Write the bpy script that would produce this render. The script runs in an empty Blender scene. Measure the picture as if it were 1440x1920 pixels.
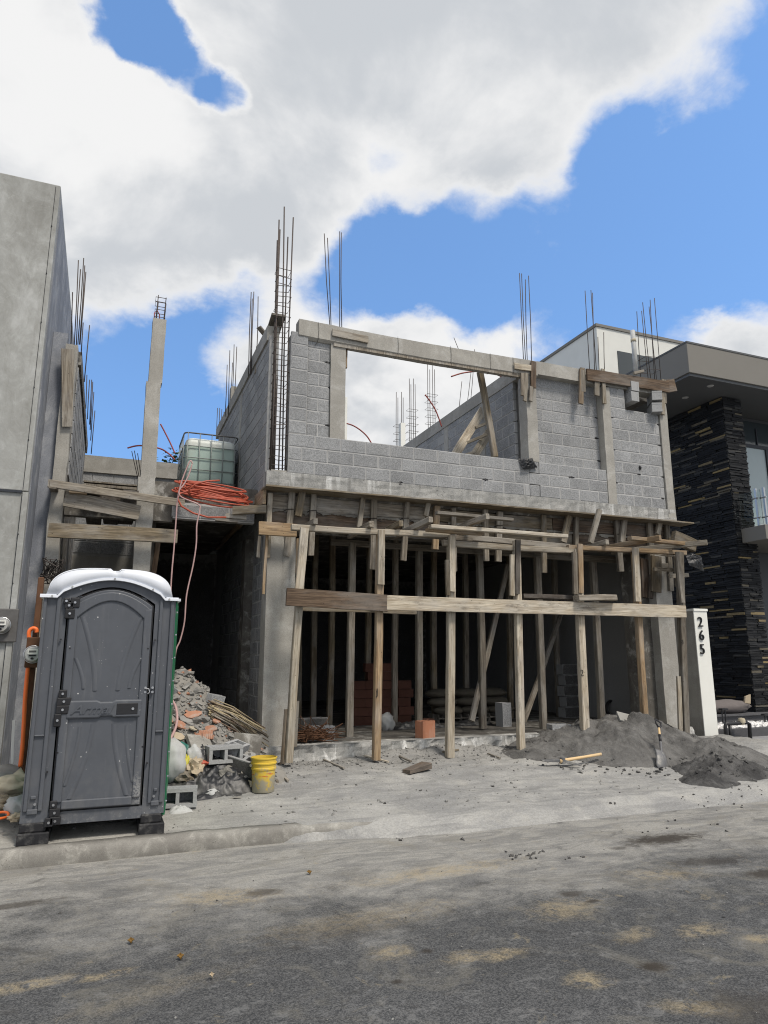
import bpy, bmesh, math, random
import numpy as np
from mathutils import Vector, Matrix, noise as mnoise
R = math.radians
random.seed(7)
scene = bpy.context.scene
col = scene.collection

# ------------------------------------------------------------------ camera
FOC, PITCH, ROLL, YAW, CAMZ = 1304.73, 0.208648, 0.001868, 0.378336, 1.6
_fw = Vector((math.sin(YAW)*math.cos(PITCH), math.cos(YAW)*math.cos(PITCH), math.sin(PITCH)))
_r = Vector((math.cos(YAW), -math.sin(YAW), 0)); _d = _fw.cross(_r)
_r2 = math.cos(ROLL)*_r + math.sin(ROLL)*_d; _d2 = -math.sin(ROLL)*_r + math.cos(ROLL)*_d
cam = bpy.data.cameras.new('camera'); camo = bpy.data.objects.new('camera', cam); col.objects.link(camo)
cam.sensor_fit = 'VERTICAL'; cam.sensor_height = 36; cam.sensor_width = 27; cam.lens = FOC/1920*36
cam.clip_end = 2000; cam.clip_start = 0.05
camo.matrix_world = Matrix(((_r2.x, -_d2.x, -_fw.x, 0), (_r2.y, -_d2.y, -_fw.y, 0), (_r2.z, -_d2.z, -_fw.z, CAMZ), (0, 0, 0, 1)))
scene.camera = camo
CAM = Vector((0, 0, CAMZ))
def ray(px, py): return _r2*((px-720)/FOC) + _d2*((py-960)/FOC) + _fw
def at(px, py, Y):            # photo pixel -> point on the plane y = Y
    v = ray(px, py); return CAM + v*(Y/v.y)
def atz(px, py, z):           # photo pixel -> point on the plane z
    v = ray(px, py); return CAM + v*((z-CAMZ)/v.z)
def atx(px, py, X):
    v = ray(px, py); return CAM + v*(X/v.x)
def depth(p): return (Vector(p)-CAM).dot(_fw)

# ------------------------------------------------------------------ node helper
class NT:
    def __init__(s, tree): s.t = tree; s.n = tree.nodes; s.l = tree.links
    def new(s, typ, **kw):
        n = s.n.new(typ)
        for k, v in kw.items(): setattr(n, k, v)
        return n
    def set(s, sock, v):
        if hasattr(v, 'is_linked') or isinstance(v, bpy.types.NodeSocket): s.l.new(v, sock)
        else:
            if isinstance(v, (tuple, list)) and sock.type == 'RGBA' and len(v) == 3: v = (*v, 1)
            sock.default_value = v
    def math(s, op, a, b=0.0, c=None, clamp=False):
        n = s.new('ShaderNodeMath', operation=op, use_clamp=clamp); s.set(n.inputs[0], a); s.set(n.inputs[1], b)
        if c is not None: s.set(n.inputs[2], c)
        return n.outputs[0]
    def vmath(s, op, a, b=(0, 0, 0)):
        n = s.new('ShaderNodeVectorMath', operation=op); s.set(n.inputs[0], a); s.set(n.inputs[1], b)
        return n.outputs['Value'] if op in ('DOT_PRODUCT', 'LENGTH', 'DISTANCE') else n.outputs[0]
    def scale(s, v, sc): return s.vmath('MULTIPLY', v, sc)
    def noise(s, vec, scale=5, detail=4, rough=.55, dist=0.0):
        n = s.new('ShaderNodeTexNoise'); s.set(n.inputs['Vector'], vec); n.inputs['Scale'].default_value = scale
        n.inputs['Detail'].default_value = detail; n.inputs['Roughness'].default_value = rough; n.inputs['Distortion'].default_value = dist
        return n.outputs[0]
    def voro(s, vec, scale=5, feature='F1', rnd=1.0):
        n = s.new('ShaderNodeTexVoronoi', feature=feature); s.set(n.inputs['Vector'], vec); n.inputs['Scale'].default_value = scale
        n.inputs['Randomness'].default_value = rnd
        return n.outputs['Distance']
    def ss(s, v, a, b):           # smoothstep from a to b
        n = s.new('ShaderNodeMapRange', interpolation_type='SMOOTHSTEP'); s.set(n.inputs[0], v)
        s.set(n.inputs[1], a); s.set(n.inputs[2], b); return n.outputs[0]
    def ramp(s, fac, stops):
        n = s.new('ShaderNodeValToRGB'); s.set(n.inputs[0], fac); e = n.color_ramp.elements
        while len(e) < len(stops): e.new(0.5)
        for i, (p, c) in enumerate(stops):
            e[i].position = p; e[i].color = (*c, 1) if len(c) == 3 else c
        return n.outputs[0]
    def mix(s, fac, a, b, blend='MIX'):
        n = s.new('ShaderNodeMix', data_type='RGBA', blend_type=blend); s.set(n.inputs[0], fac)
        s.set(n.inputs[6], a); s.set(n.inputs[7], b); return n.outputs[2]
    def val(s, c, f):             # colour times a factor socket
        n = s.new('ShaderNodeHueSaturation'); s.set(n.inputs['Color'], c); s.set(n.inputs['Value'], f); return n.outputs[0]
    def xyz(s, v):
        n = s.new('ShaderNodeSeparateXYZ'); s.set(n.inputs[0], v); return n.outputs
    def comb(s, x, y, z):
        n = s.new('ShaderNodeCombineXYZ'); s.set(n.inputs[0], x); s.set(n.inputs[1], y); s.set(n.inputs[2], z); return n.outputs[0]
    def bump(s, h, strength=.3, dist=.01, prev=None):
        n = s.new('ShaderNodeBump'); n.inputs['Strength'].default_value = strength; n.inputs['Distance'].default_value = dist
        s.set(n.inputs['Height'], h)
        if prev is not None: s.l.new(prev, n.inputs['Normal'])
        return n.outputs[0]

# ------------------------------------------------------------------ sky, sun, exposure
SUN = Vector((0.22, -0.50, 0.84)).normalized()
world = bpy.data.worlds.new('World'); scene.world = world; world.use_nodes = True
w = NT(world.node_tree); w.n.clear()
skyn = w.new('ShaderNodeTexSky', sky_type='NISHITA'); skyn.sun_disc = False
skyn.sun_elevation = math.asin(SUN.z); skyn.sun_rotation = math.atan2(SUN.x, SUN.y)
skyn.air_density = 1.0; skyn.dust_density = 0.3; skyn.ozone_density = 2.0
tc = w.new('ShaderNodeTexCoord').outputs['Generated']
w.l.new(w.vmath('NORMALIZE', w.vmath('ADD', w.vmath('MULTIPLY', w.vmath('NORMALIZE', tc), (1, 1, .80)), (0, 0, .30))), skyn.inputs['Vector'])
dirn = w.vmath('NORMALIZE', tc)
sz = w.math('MAXIMUM', w.xyz(dirn)[2], 0.0)
cp = w.vmath('DIVIDE', dirn, w.comb(*[w.math('ADD', sz, .45)]*3))    # flattened towards a cloud layer
n1 = w.noise(w.vmath('ADD', cp, (3.1, 1.7, .4)), 2.6, 10, .60, .25)
n2 = w.noise(w.vmath('ADD', cp, (7.3, 4.4, 2.0)), 8.0, 9, .62, .15)
shape = w.math('ADD', w.math('MULTIPLY', n1, .95), w.math('MULTIPLY_ADD', n2, .85, -.15))
wn = w.new('ShaderNodeTexNoise'); w.l.new(cp, wn.inputs['Vector']); wn.inputs['Scale'].default_value = 4.2; wn.inputs['Detail'].default_value = 8; wn.inputs['Roughness'].default_value = .58
wdir = w.vmath('NORMALIZE', w.vmath('ADD', dirn, w.vmath('MULTIPLY', w.vmath('SUBTRACT', wn.outputs['Color'], (.5, .5, .5)), (.20, .20, .20))))
# (pixel x, pixel y, angular radius in photo pixels, amount): the big banks and gaps of that day's sky
LOBES = [(-100, 60, 330, .45), (60, 200, 330, .4), (300, 330, 300, .38), (480, 250, 260, .4), (120, 480, 200, .3), (440, 450, 170, .3), (560, 100, 330, .42),
         (820, 40, 280, .42), (1080, 50, 230, .45), (1240, 60, 150, .4), (960, 180, 150, .2), (590, 340, 130, .25), (500, -250, 500, .4), (1000, -300, 450, .35),
         (1180, 130, 100, .15), (190, 560, 100, .12), (185, -15, 70, -.7), (235, 30, 66, -.85), (290, 76, 68, -.95), (345, 122, 66, -.95), (392, 166, 48, -.85), (150, -60, 110, -.5), (725, 225, 75, -.6), (1050, 455, 60, .22), (1330, 240, 70, .2), (1000, 300, 70, .2), (770, 350, 50, .2), (915, 485, 80, .34), (840, 325, 100, .24), (1040, 420, 60, .2), (820, 560, 90, -.3),
         (745, 420, 130, -.55), (1100, 400, 300, -.40), (1400, 250, 230, -.45), (650, 515, 105, -.7), (330, 650, 170, -.6), (470, 600, 80, -.3), (735, 300, 70, -.3), (250, 760, 150, -.4), (1000, 530, 150, -.25), (1230, 490, 170, -.3),
         (670, 720, 150, .5), (540, 700, 110, .36), (430, 730, 90, .32), (800, 740, 150, .42), (915, 720, 80, .25), (700, 860, 240, .4), (1030, 660, 85, .5), (1290, 690, 95, .6), (1400, 680, 90, .5),
         (210, 690, 80, .2), (260, 830, 120, -.2), (800, 540, 60, .1)]
tot = shape
for (px, py, rad, amp) in LOBES:
    d = ray(px, py).normalized(); rr = rad/FOC*1.15*(d.dot(_fw))
    dt = w.vmath('DOT_PRODUCT', wdir, tuple(d))
    f = w.ss(dt, math.cos(rr*1.35), 1.0)
    tot = w.math('MULTIPLY_ADD', f, amp, tot)
for (d, rr, amp) in [((0, -1, .45), 1.0, .38), ((-1, -.2, .5), .8, .34), ((1, -.5, .5), .8, .34), ((.1, -.4, 1), .7, .34)]:   # unseen broken cloud added behind, beside and overhead to whiten the light
    tot = w.math('MULTIPLY_ADD', w.ss(w.vmath('DOT_PRODUCT', wdir, tuple(Vector(d).normalized())), math.cos(rr*1.2), 1.0), amp, tot)
wisp = w.noise(w.vmath('ADD', cp, (5.2, 8.8, 1.1)), 11.0, 10, .66, .9)
tot = w.math('MULTIPLY_ADD', w.math('SUBTRACT', wisp, .5), .42, tot)
mask = w.math('POWER', w.ss(tot, .62, 1.30), .9)
thick = w.ss(tot, .95, 1.75)
billow = w.noise(w.vmath('ADD', cp, (1.3, 9.4, 2.2)), 4.0, 7, .55, .3)
shade = w.math('MULTIPLY', thick, w.ss(billow, .36, .60))
ccol = w.mix(shade, (.99, .99, .99), (.66, .69, .73))
bsky = w.new('ShaderNodeBackground'); w.l.new(w.mix(1.0, skyn.outputs[0], (.78, .94, 1.03), 'MULTIPLY'), bsky.inputs[0]); bsky.inputs[1].default_value = 0.128
bcl = w.new('ShaderNodeBackground'); w.l.new(ccol, bcl.inputs[0]); bcl.inputs[1].default_value = .44
ms = w.new('ShaderNodeMixShader'); w.l.new(mask, ms.inputs[0]); w.l.new(bsky.outputs[0], ms.inputs[1]); w.l.new(bcl.outputs[0], ms.inputs[2])
wo = w.new('ShaderNodeOutputWorld'); w.l.new(ms.outputs[0], wo.inputs[0])

sun = bpy.data.lights.new('sun', 'SUN'); suno = bpy.data.objects.new('sun', sun); col.objects.link(suno)
sun.energy = 1.5; sun.angle = R(12); sun.color = (1, .925, .83)
suno.rotation_euler = SUN.to_track_quat('Z', 'Y').to_euler(); suno.location = (0, -20, 40)
vs = scene.view_settings; vs.view_transform = 'Standard'; vs.look = 'None'; vs.exposure = 1.05; vs.gamma = 1; vs.use_curve_mapping = False
scene.cycles.filter_width = 1.1; scene.cycles.use_denoising = True; scene.cycles.denoiser = 'OPENIMAGEDENOISE'; scene.cycles.denoising_input_passes = 'RGB_ALBEDO_NORMAL'; scene.cycles.denoising_prefilter = 'NONE'; scene.cycles.sample_clamp_indirect = 3; scene.cycles.caustics_reflective = False; scene.cycles.caustics_refractive = False; scene.cycles.max_bounces = 6; scene.cycles.diffuse_bounces = 3

# ------------------------------------------------------------------ materials
def mat(name):
    m = bpy.data.materials.new(name); m.use_nodes = True
    n = NT(m.node_tree); b = m.node_tree.nodes['Principled BSDF']
    n.b = b; n.pos = n.new('ShaderNodeNewGeometry').outputs['Position']
    n.tc = n.new('ShaderNodeTexCoord'); n.obj = n.tc.outputs['Object']
    n.rnd = n.new('ShaderNodeObjectInfo').outputs['Random']
    n.isl = n.n[-1] if False else n.new('ShaderNodeNewGeometry').outputs['Random Per Island']
    n.sep = n.math('FRACT', n.math('ADD', n.rnd, n.isl))
    n.m = m
    return n
def out(n, color=None, rough=.85, normal=None, metallic=0.0, spec=.3):
    if color is not None: n.set(n.b.inputs['Base Color'], color)
    n.set(n.b.inputs['Roughness'], rough); n.set(n.b.inputs['Metallic'], metallic); n.b.inputs['Specular IOR Level'].default_value = spec
    if normal is not None: n.l.new(normal, n.b.inputs['Normal'])
    return n.m

def m_plain(name, c, rough=.7, var=.25, scale=9, metallic=0.0, bump=.15, spec=.3, dust=0.0):
    n = mat(name)
    a = n.noise(n.obj, scale, 6, .6); f = n.math('MULTIPLY_ADD', a, var*2, 1-var)
    f = n.math('MULTIPLY', f, n.math('MULTIPLY_ADD', n.sep, .3, .85))
    cc = n.val(c, f)
    if dust: cc = n.mix(n.math('MULTIPLY', n.ss(n.noise(n.obj, scale*.7, 8, .65), .45, .7), dust), cc, (.36, .345, .31))
    return out(n, cc, rough, n.bump(n.noise(n.obj, scale*6, 4), bump, .004), metallic, spec)

def m_block(name, base=(.262, .266, .268)):
    n = mat(name)
    g = n.tc.outputs['Generated']; x, y, z = n.xyz(g)
    ex = n.math('MULTIPLY', n.math('MINIMUM', x, n.math('SUBTRACT', 1, x)), .4)
    ez = n.math('MULTIPLY', n.math('MINIMUM', z, n.math('SUBTRACT', 1, z)), .2)
    e = n.math('MINIMUM', ex, ez)
    wob = n.noise(n.pos, 9, 6, .65)
    smear = n.ss(n.math('SUBTRACT', n.math('MULTIPLY', wob, .044), e), .0045, .0155)
    sp = n.noise(n.pos, 62, 4, .8); sp2 = n.noise(n.pos, 30, 4, .75)
    f = n.math('MULTIPLY_ADD', n.rnd, .24, .88)
    f = n.math('MULTIPLY', f, n.math('MULTIPLY', n.math('MULTIPLY_ADD', n.ss(sp, .36, .64), .55, .74), n.math('MULTIPLY_ADD', n.ss(sp2, .3, .7), .3, .84)))
    f = n.math('MULTIPLY', f, n.math('MULTIPLY_ADD', n.noise(n.pos, 2.2, 4), .6, .70))
    c = n.val(base, f)
    c = n.mix(n.math('MULTIPLY', smear, .65), c, (.385, .385, .38))
    dust = n.math('MULTIPLY', n.ss(n.noise(n.pos, 5, 8, .7), .55, .8), .5)
    c = n.mix(dust, c, (.38, .375, .36))
    return out(n, c, .95, n.bump(n.math('ADD', sp, sp2), .55, .004), spec=.15)

def m_conc(name, base=(.415, .40, .36), dark=(.30, .287, .258), scale=1.0, streak=.5, pores=True, rough=.9, pale=None):
    n = mat(name); p = n.scale(n.pos, (scale,)*3)
    big = n.noise(p, 1.3, 7, .6, .4); mid = n.noise(p, 6, 7, .65)
    st = n.noise(n.scale(p, (7, 7, .55)), 1.5, 6, .6)
    t = n.math('ADD', n.math('MULTIPLY', big, .55), n.math('ADD', n.math('MULTIPLY', mid, .3), n.math('MULTIPLY', st, streak*.5)))
    c = n.mix(n.ss(t, .32+streak*.22, .70+streak*.2), dark, base)
    c = n.mix(n.math('MULTIPLY', n.ss(n.noise(p, 2.6, 8, .7, .5), .50, .66), .7), c, pale or (.44, .43, .40))
    fine = n.noise(p, 70, 4, .7)
    c = n.val(c, n.math('MULTIPLY_ADD', n.ss(fine, .3, .7), .26, .86))
    h = n.math('ADD', n.math('MULTIPLY', mid, .6), n.math('MULTIPLY', fine, .3))
    if pores:
        v = n.voro(n.pos, 34); hole = n.math('MULTIPLY', n.ss(v, .16, .08), n.ss(n.noise(n.pos, 3.5, 3), .5, .62))
        c = n.mix(n.math('MULTIPLY', hole, .75), c, (.07, .066, .06)); h = n.math('SUBTRACT', h, hole)
    return out(n, c, rough, n.bump(h, .35, .008), spec=.2)

def m_wood(name, a, b, gray=.35, holes=True):
    n = mat(name)
    off = n.math('MULTIPLY', n.rnd, 60.0)
    v = n.vmath('ADD', n.obj, n.comb(off, off, off))
    g = n.noise(n.scale(v, (34, 34, 1.7)), 1.0, 6, .62, 1.1)
    g2 = n.noise(n.scale(v, (130, 130, 5)), 1.0, 3, .6)
    big = n.noise(n.scale(v, (3.0, 3.0, 1.3)), 1.0, 5, .65)
    c = n.mix(n.ss(g, .36, .62), a, b)
    c = n.val(c, n.math('MULTIPLY_ADD', n.ss(g2, .3, .7), .4, .78))
    c = n.mix(n.math('MULTIPLY', n.ss(big, .40, .66), gray+.1), c, (.36, .35, .325))
    c = n.mix(n.math('MULTIPLY', n.ss(n.noise(n.scale(v, (9, 9, 2.6)), 1, 7, .72), .53, .70), .62), c, (.085, .07, .055))
    c = n.val(c, n.math('MULTIPLY_ADD', n.rnd, .60, .66))
    h = n.math('ADD', n.math('MULTIPLY', g, .8), n.math('MULTIPLY', g2, .4))
    if holes:
        vo = n.voro(n.scale(v, (1, 1, .55)), 22); dot = n.ss(vo, .13, .06)
        dot = n.math('MULTIPLY', dot, n.ss(n.noise(v, 4, 2), .45, .55))
        c = n.mix(n.math('MULTIPLY', dot, .85), c, (.03, .024, .02))
    return out(n, c, .85, n.bump(h, .35, .004), spec=.2)

M = {}
M['block'] = m_block('concrete block')
M['block_dusk'] = m_block('shade-darkened concrete block', (.115, .112, .107))  # block colour darkened to stand in for indoor shade
M['mortar'] = m_plain('mortar', (.37, .367, .357), .95, .3, 12, bump=.5)
M['conc'] = m_conc('cast concrete')
M['conc_edge'] = m_conc('slab edge concrete', (.37, .365, .345), (.22, .22, .21), 1.6, .8, pale=(.50, .50, .48))
def m_edge():
    n = mat('slab edge with cement runs'); mid = n.noise(n.pos, 5, 8, .7); run = n.noise(n.scale(n.pos, (9, 9, .9)), 1.0, 6, .65, .3); fine = n.noise(n.pos, 75, 4, .7); bigp = n.noise(n.pos, .8, 4)
    c = n.mix(n.ss(mid, .36, .62), (.235, .235, .225), (.36, .355, .335))
    c = n.mix(n.math('MULTIPLY', n.ss(run, .50, .64), n.ss(bigp, .40, .58)), c, (.56, .56, .54))
    c = n.mix(n.math('MULTIPLY', n.ss(n.noise(n.scale(n.pos, (14, 14, 1.2)), 1.0, 5), .58, .7), .5), c, (.15, .145, .135))
    v = n.voro(n.pos, 30); hole = n.math('MULTIPLY', n.ss(v, .2, .1), n.ss(n.noise(n.pos, 2.5, 4), .52, .62)); c = n.mix(hole, c, (.06, .058, .053))
    c = n.val(c, n.math('MULTIPLY_ADD', n.ss(fine, .3, .7), .4, .8))
    return out(n, c, .92, n.bump(n.math('SUBTRACT', n.math('ADD', mid, n.math('MULTIPLY', fine, .4)), hole), .5, .012), spec=.15)
M['slab_edge'] = m_edge()
M['conc_dark'] = m_conc('shade-darkened concrete', (.20, .188, .163), (.095, .088, .078), 1.4, .6)  # shade of the interior put into the concrete colour
def m_polished():
    n = mat('trowelled cement'); big = n.noise(n.scale(n.pos, (1, 1, .8)), 1.1, 9, .68, 1.2); mid = n.noise(n.scale(n.pos, (1, 1, .6)), 3.2, 9, .72, 1.6); sw = n.noise(n.pos, 9, 8, .75, 1.0)
    t = n.math('ADD', n.math('MULTIPLY', big, .5), n.math('ADD', n.math('MULTIPLY', mid, .35), n.math('MULTIPLY', sw, .15)))
    c = n.ramp(t, [(.34, (.20, .198, .18)), (.44, (.275, .275, .257)), (.52, (.335, .338, .32)), (.61, (.43, .435, .42))])
    c = n.mix(n.math('MULTIPLY', n.ss(sw, .56, .7), .35), c, (.46, .465, .45))
    c = n.mix(n.math('MULTIPLY', n.ss(n.noise(n.scale(n.pos, (5, 5, .35)), 1.3, 7, .65), .56, .7), .35), c, (.20, .195, .175))
    return out(n, c, .72, n.bump(n.math('ADD', sw, mid), .15, .006), spec=.25)
M['polished'] = m_polished()
M['render_blue'] = m_conc('grey render', (.30, .315, .345), (.185, .197, .222), .9, .9, False, .8, pale=(.38, .39, .405))
M['wood_grey'] = m_wood('weathered timber', (.275, .244, .196), (.150, .126, .098))
M['wood_pale'] = m_wood('pale timber', (.455, .405, .32), (.285, .236, .172), .3)
M['wood_warm'] = m_wood('warm timber', (.34, .245, .145), (.20, .135, .078), .25)
M['wood_brown'] = m_wood('brown plank', (.185, .130, .088), (.085, .058, .04), .2)
M['wood_dark'] = m_wood('dark plank', (.085, .07, .056), (.045, .036, .03), .12)
M['wood_olive'] = m_wood('dirty plank', (.205, .165, .11), (.10, .080, .054), .3)
M['steel'] = m_plain('rusty rebar', (.085, .07, .062), .75, .35, 20, .3)
M['steel_grey'] = m_plain('grey rebar', (.15, .145, .14), .65, .3, 20, .4)
M['wire'] = m_plain('tie wire', (.05, .043, .04), .6, .2, 20, .5)
M['black'] = m_plain('black plastic', (.018, .018, .02), .5, .3, 9, spec=.4)
M['tarp'] = m_plain('black polythene', (.020, .021, .023), .45, .3, 9, spec=.4, dust=.25)
M['white_bag'] = m_plain('white plastic sack', (.40, .405, .395), .6, .25, 7, dust=.6)
M['beige_bag'] = m_plain('beige sack cloth', (.42, .37, .27), .8, .25, 6, dust=.3)
M['yellow_bag'] = m_plain('yellow plastic', (.55, .50, .06), .5, .3, 6, dust=.2)
M['paper'] = m_plain('kraft paper', (.46, .38, .27), .85, .25, 7)
M['green_net'] = m_plain('green plastic', (.03, .16, .13), .5, .3, 6, dust=.3)
M['terracotta'] = m_plain('terracotta', (.38, .19, .12), .9, .3, 14, bump=.3, dust=.75)
M['terra_shaded'] = m_plain('shade-darkened clay brick', (.095, .042, .029), .95, .3, 10, bump=.3)  # brick red deepened to paint the gloom of the room into it
M['bag_shaded'] = m_plain('shade-darkened cement bag', (.09, .08, .062), .9, .3, 6)  # bag colour darkened in place of the shade round the stack
M['terra_clean'] = m_plain('red clay brick', (.40, .175, .10), .9, .18, 10, bump=.3, dust=.25)
M['rubble'] = m_plain('rubble', (.23, .218, .195), .95, .35, 11, bump=.6)
M['chunk'] = m_plain('broken concrete', (.25, .243, .225), .95, .3, 9, bump=.6)
M['cane'] = m_plain('dry cane', (.36, .30, .19), .7, .45, 6, bump=.2)
M['hose'] = m_plain('orange hose', (.42, .085, .045), .5, .45, 8, spec=.4)
M['hose_pink'] = m_plain('faded pink hose', (.40, .26, .245), .55, .3, 8, spec=.3)
M['conduit'] = m_plain('red conduit', (.33, .075, .06), .5, .2, 8)
M['pipe_orange'] = m_plain('orange conduit pipe', (.80, .16, .035), .45, .15, 5, spec=.4)
M['rusty'] = m_plain('rusty sheet steel', (.11, .055, .03), .8, .5, 8, .2, bump=.3)
M['white_paint'] = m_plain('white wall paint', (.74, .74, .69), .8, .08, 3, bump=.05)
M['taupe'] = m_plain('taupe wall paint', (.175, .167, .150), .8, .06, 2, bump=.05)
M['soffit'] = m_plain('dark soffit paint', (.10, .105, .11), .8, .06, 2, bump=.05)
M['frame_dark'] = m_plain('dark aluminium', (.04, .043, .05), .4, .1, 3, .3)
M['stainless'] = m_plain('stainless steel', (.5, .5, .5), .3, .1, 6, .9)
M['galvanised'] = m_plain('galvanised cage tube', (.24, .26, .25), .5, .2, 8, .4)
M['pebble'] = m_plain('white pebbles', (.76, .75, .73), .8, .12, 9)
M['darkstone'] = m_plain('dark kerb stone', (.085, .085, .09), .8, .3, 8, bump=.3)
M['fabric_grey'] = m_plain('grey cloth', (.13, .115, .11), .9, .15, 6)
M['leaf'] = m_plain('leaf', (.055, .10, .032), .7, .4, 4)
M['dryleaf'] = m_plain('dry leaf', (.20, .115, .03), .7, .4, 4)
M['bark'] = m_plain('bark', (.12, .09, .06), .9, .3, 12)
M['white_cap'] = m_plain('white downlight', (.45, .45, .44), .5, .05, 5)
M['digit'] = m_plain('black metal numeral', (.015, .015, .016), .35, .1, 8, .3)
M['toolsteel'] = m_plain('worn tool steel', (.15, .15, .153), .6, .45, 14, .25, dust=.7)
M['toolwood'] = m_plain('ash tool handle', (.60, .43, .23), .6, .2, 6, dust=.35)
M['mark'] = m_plain('marker paint', (.02, .02, .02), .8, .2, 30)
M['debris'] = m_plain('grit', (.24, .235, .22), .95, .35, 9)
M['debris_dark'] = m_plain('dark clods', (.085, .082, .077), .95, .3, 9)
def m_glass(name, c=(.55, .62, .64), rough=.03):
    n = mat(name); n.b.inputs['Transmission Weight'].default_value = 1; n.b.inputs['IOR'].default_value = 1.12
    return out(n, c, rough, spec=.5)
M['glass'] = m_glass('clear glass', (.86, .93, .92))
M['curtain'] = m_plain('pale curtain behind glass', (.42, .49, .50), .3, .12, 1.6, spec=.3)
M['darkglass'] = m_plain('dark glazing', (.035, .045, .05), .08, .1, 2, spec=.8)

def m_stone():
    n = mat('ledger stone'); r = n.sep
    c = n.ramp(r, [(0, (.008, .0085, .010)), (.60, (.012, .013, .015)), (.80, (.026, .027, .029)), (.90, (.055, .054, .050)), (.955, (.12, .105, .078)), (1.0, (.26, .195, .09))])
    c.node.color_ramp.interpolation = 'LINEAR'
    c = n.val(c, n.math('MULTIPLY_ADD', n.noise(n.scale(n.pos, (8, 8, 30)), 1, 5, .7), 1.2, .4))
    return out(n, c, .75, n.bump(n.noise(n.scale(n.pos, (14, 14, 40)), 1, 5, .7), .9, .012), spec=.3)
M['stone'] = m_stone()

def m_tank():
    n = mat('translucent water tank'); z = n.xyz(n.obj)[2]
    c = n.mix(n.ss(n.math('ADD', z, n.math('MULTIPLY', n.noise(n.obj, 2), .03)), .36, .39), (.40, .51, .455), (.66, .70, .65))
    c = n.mix(n.math('MULTIPLY', n.ss(n.noise(n.obj, 4, 7, .7), .5, .75), .4), c, (.42, .40, .33))
    return out(n, c, .4, spec=.4)
M['tank'] = m_tank()

def ell(n, x, y, cx, cy, rx, ry, ang=0.0, soft=.35, wob=None, amp=.5):
    dx = n.math('SUBTRACT', x, cx); dy = n.math('SUBTRACT', y, cy)
    c, s = math.cos(ang), math.sin(ang)
    u = n.math('DIVIDE', n.math('ADD', n.math('MULTIPLY', dx, c), n.math('MULTIPLY', dy, s)), rx)
    v = n.math('DIVIDE', n.math('SUBTRACT', n.math('MULTIPLY', dy, c), n.math('MULTIPLY', dx, s)), ry)
    d = n.math('SQRT', n.math('ADD', n.math('MULTIPLY', u, u), n.math('MULTIPLY', v, v)))
    if wob is not None: d = n.math('ADD', d, n.math('MULTIPLY', n.math('SUBTRACT', wob, .5), amp*2))
    return n.ss(d, 1+soft, 1-soft)

def m_potty():
    n = mat('grey polyethylene'); 
    v = n.voro(n.obj, 13); dot = n.ss(v, .10, .055); dot = n.math('MULTIPLY', dot, n.ss(n.noise(n.obj, 2.2, 2), .5, .6))
    v2 = n.voro(n.obj, 34); d2 = n.math('MULTIPLY', n.ss(v2, .12, .06), n.ss(n.noise(n.obj, 2.7, 2), .55, .65))
    c = n.val((.086, .093, .106), n.math('MULTIPLY_ADD', n.noise(n.obj, 3.0, 6, .65), .5, .75))
    x, y, z = n.xyz(n.obj)
    c = n.mix(n.math('MULTIPLY', n.ss(n.noise(n.scale(n.obj, (9, 9, 1.2)), 1, 6, .7), .50, .75), .28), c, (.20, .20, .20))
    hz = n.math('MULTIPLY', n.ss(n.xyz(n.pos)[2], 1.1, .1), n.math('MULTIPLY', n.ss(n.noise(n.pos, 5, 8, .7), .44, .70), .3)); c = n.mix(hz, c, (.20, .195, .185))
    c = n.mix(n.math('MAXIMUM', dot, d2), c, (.55, .55, .54))
    wx, wy, wz = n.xyz(n.pos)
    sp = n.math('MULTIPLY', ell(n, wx, wz, .40, .42, .05, .13, .1, .6, n.noise(n.pos, 30, 6, .75), 1.6), n.ss(n.noise(n.pos, 60, 4, .7), .42, .55))
    sp = n.math('MAXIMUM', sp, n.math('MULTIPLY', n.ss(wz, .30, .17), n.math('MULTIPLY', n.ss(n.noise(n.pos, 28, 7, .75), .5, .66), .6)))
    c = n.mix(n.math('MULTIPLY', sp, .6), c, (.34, .335, .32))
    return out(n, c, .48, n.bump(n.noise(n.obj, 160, 2), .08, .002), spec=.4)
M['potty'] = m_potty()
def m_foot():
    n = mat('scuffed black skid')
    c = n.mix(n.math('MULTIPLY', n.ss(n.noise(n.obj, 12, 8, .7), .45, .75), .5), (.018, .018, .02), (.22, .215, .2))
    return out(n, c, .6, spec=.3)
M['foot'] = m_foot()
M['potty_roof'] = m_plain('white translucent roof', (.72, .75, .80), .35, .06, 3, bump=.02)
def m_green():
    n = mat('green polyethylene'); v2 = n.voro(n.obj, 14); d2 = n.ss(v2, .12, .07)
    return out(n, n.mix(d2, n.val((.02, .17, .075), n.math('MULTIPLY_ADD', n.noise(n.obj, 5, 6), .6, .7)), (.5, .52, .5)), .45, spec=.4)
M['green'] = m_green()

def m_bucket():
    n = mat('worn yellow bucket plastic'); t = n.noise(n.obj, 11, 9, .72, .3)
    x, y, z = n.xyz(n.obj)
    lab = n.math('MULTIPLY', n.ss(z, .26, .24), n.ss(z, .10, .13))
    t2 = n.math('ADD', t, n.math('MULTIPLY', n.math('SUBTRACT', z, .18), .9))
    c = n.mix(n.ss(t2, .40, .56), (.35, .32, .24), (.66, .46, .06))
    red = n.math('MULTIPLY', n.math('MULTIPLY', lab, n.ss(n.noise(n.scale(n.obj, (8, 8, 60)), 1, 3), .52, .6)), n.ss(n.math('ABSOLUTE', n.math('SUBTRACT', z, .19)), .03, .01))
    c = n.mix(red, c, (.55, .12, .03))
    return out(n, c, .5, n.bump(t, .1, .003), spec=.35)
M['bucket'] = m_bucket()

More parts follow.
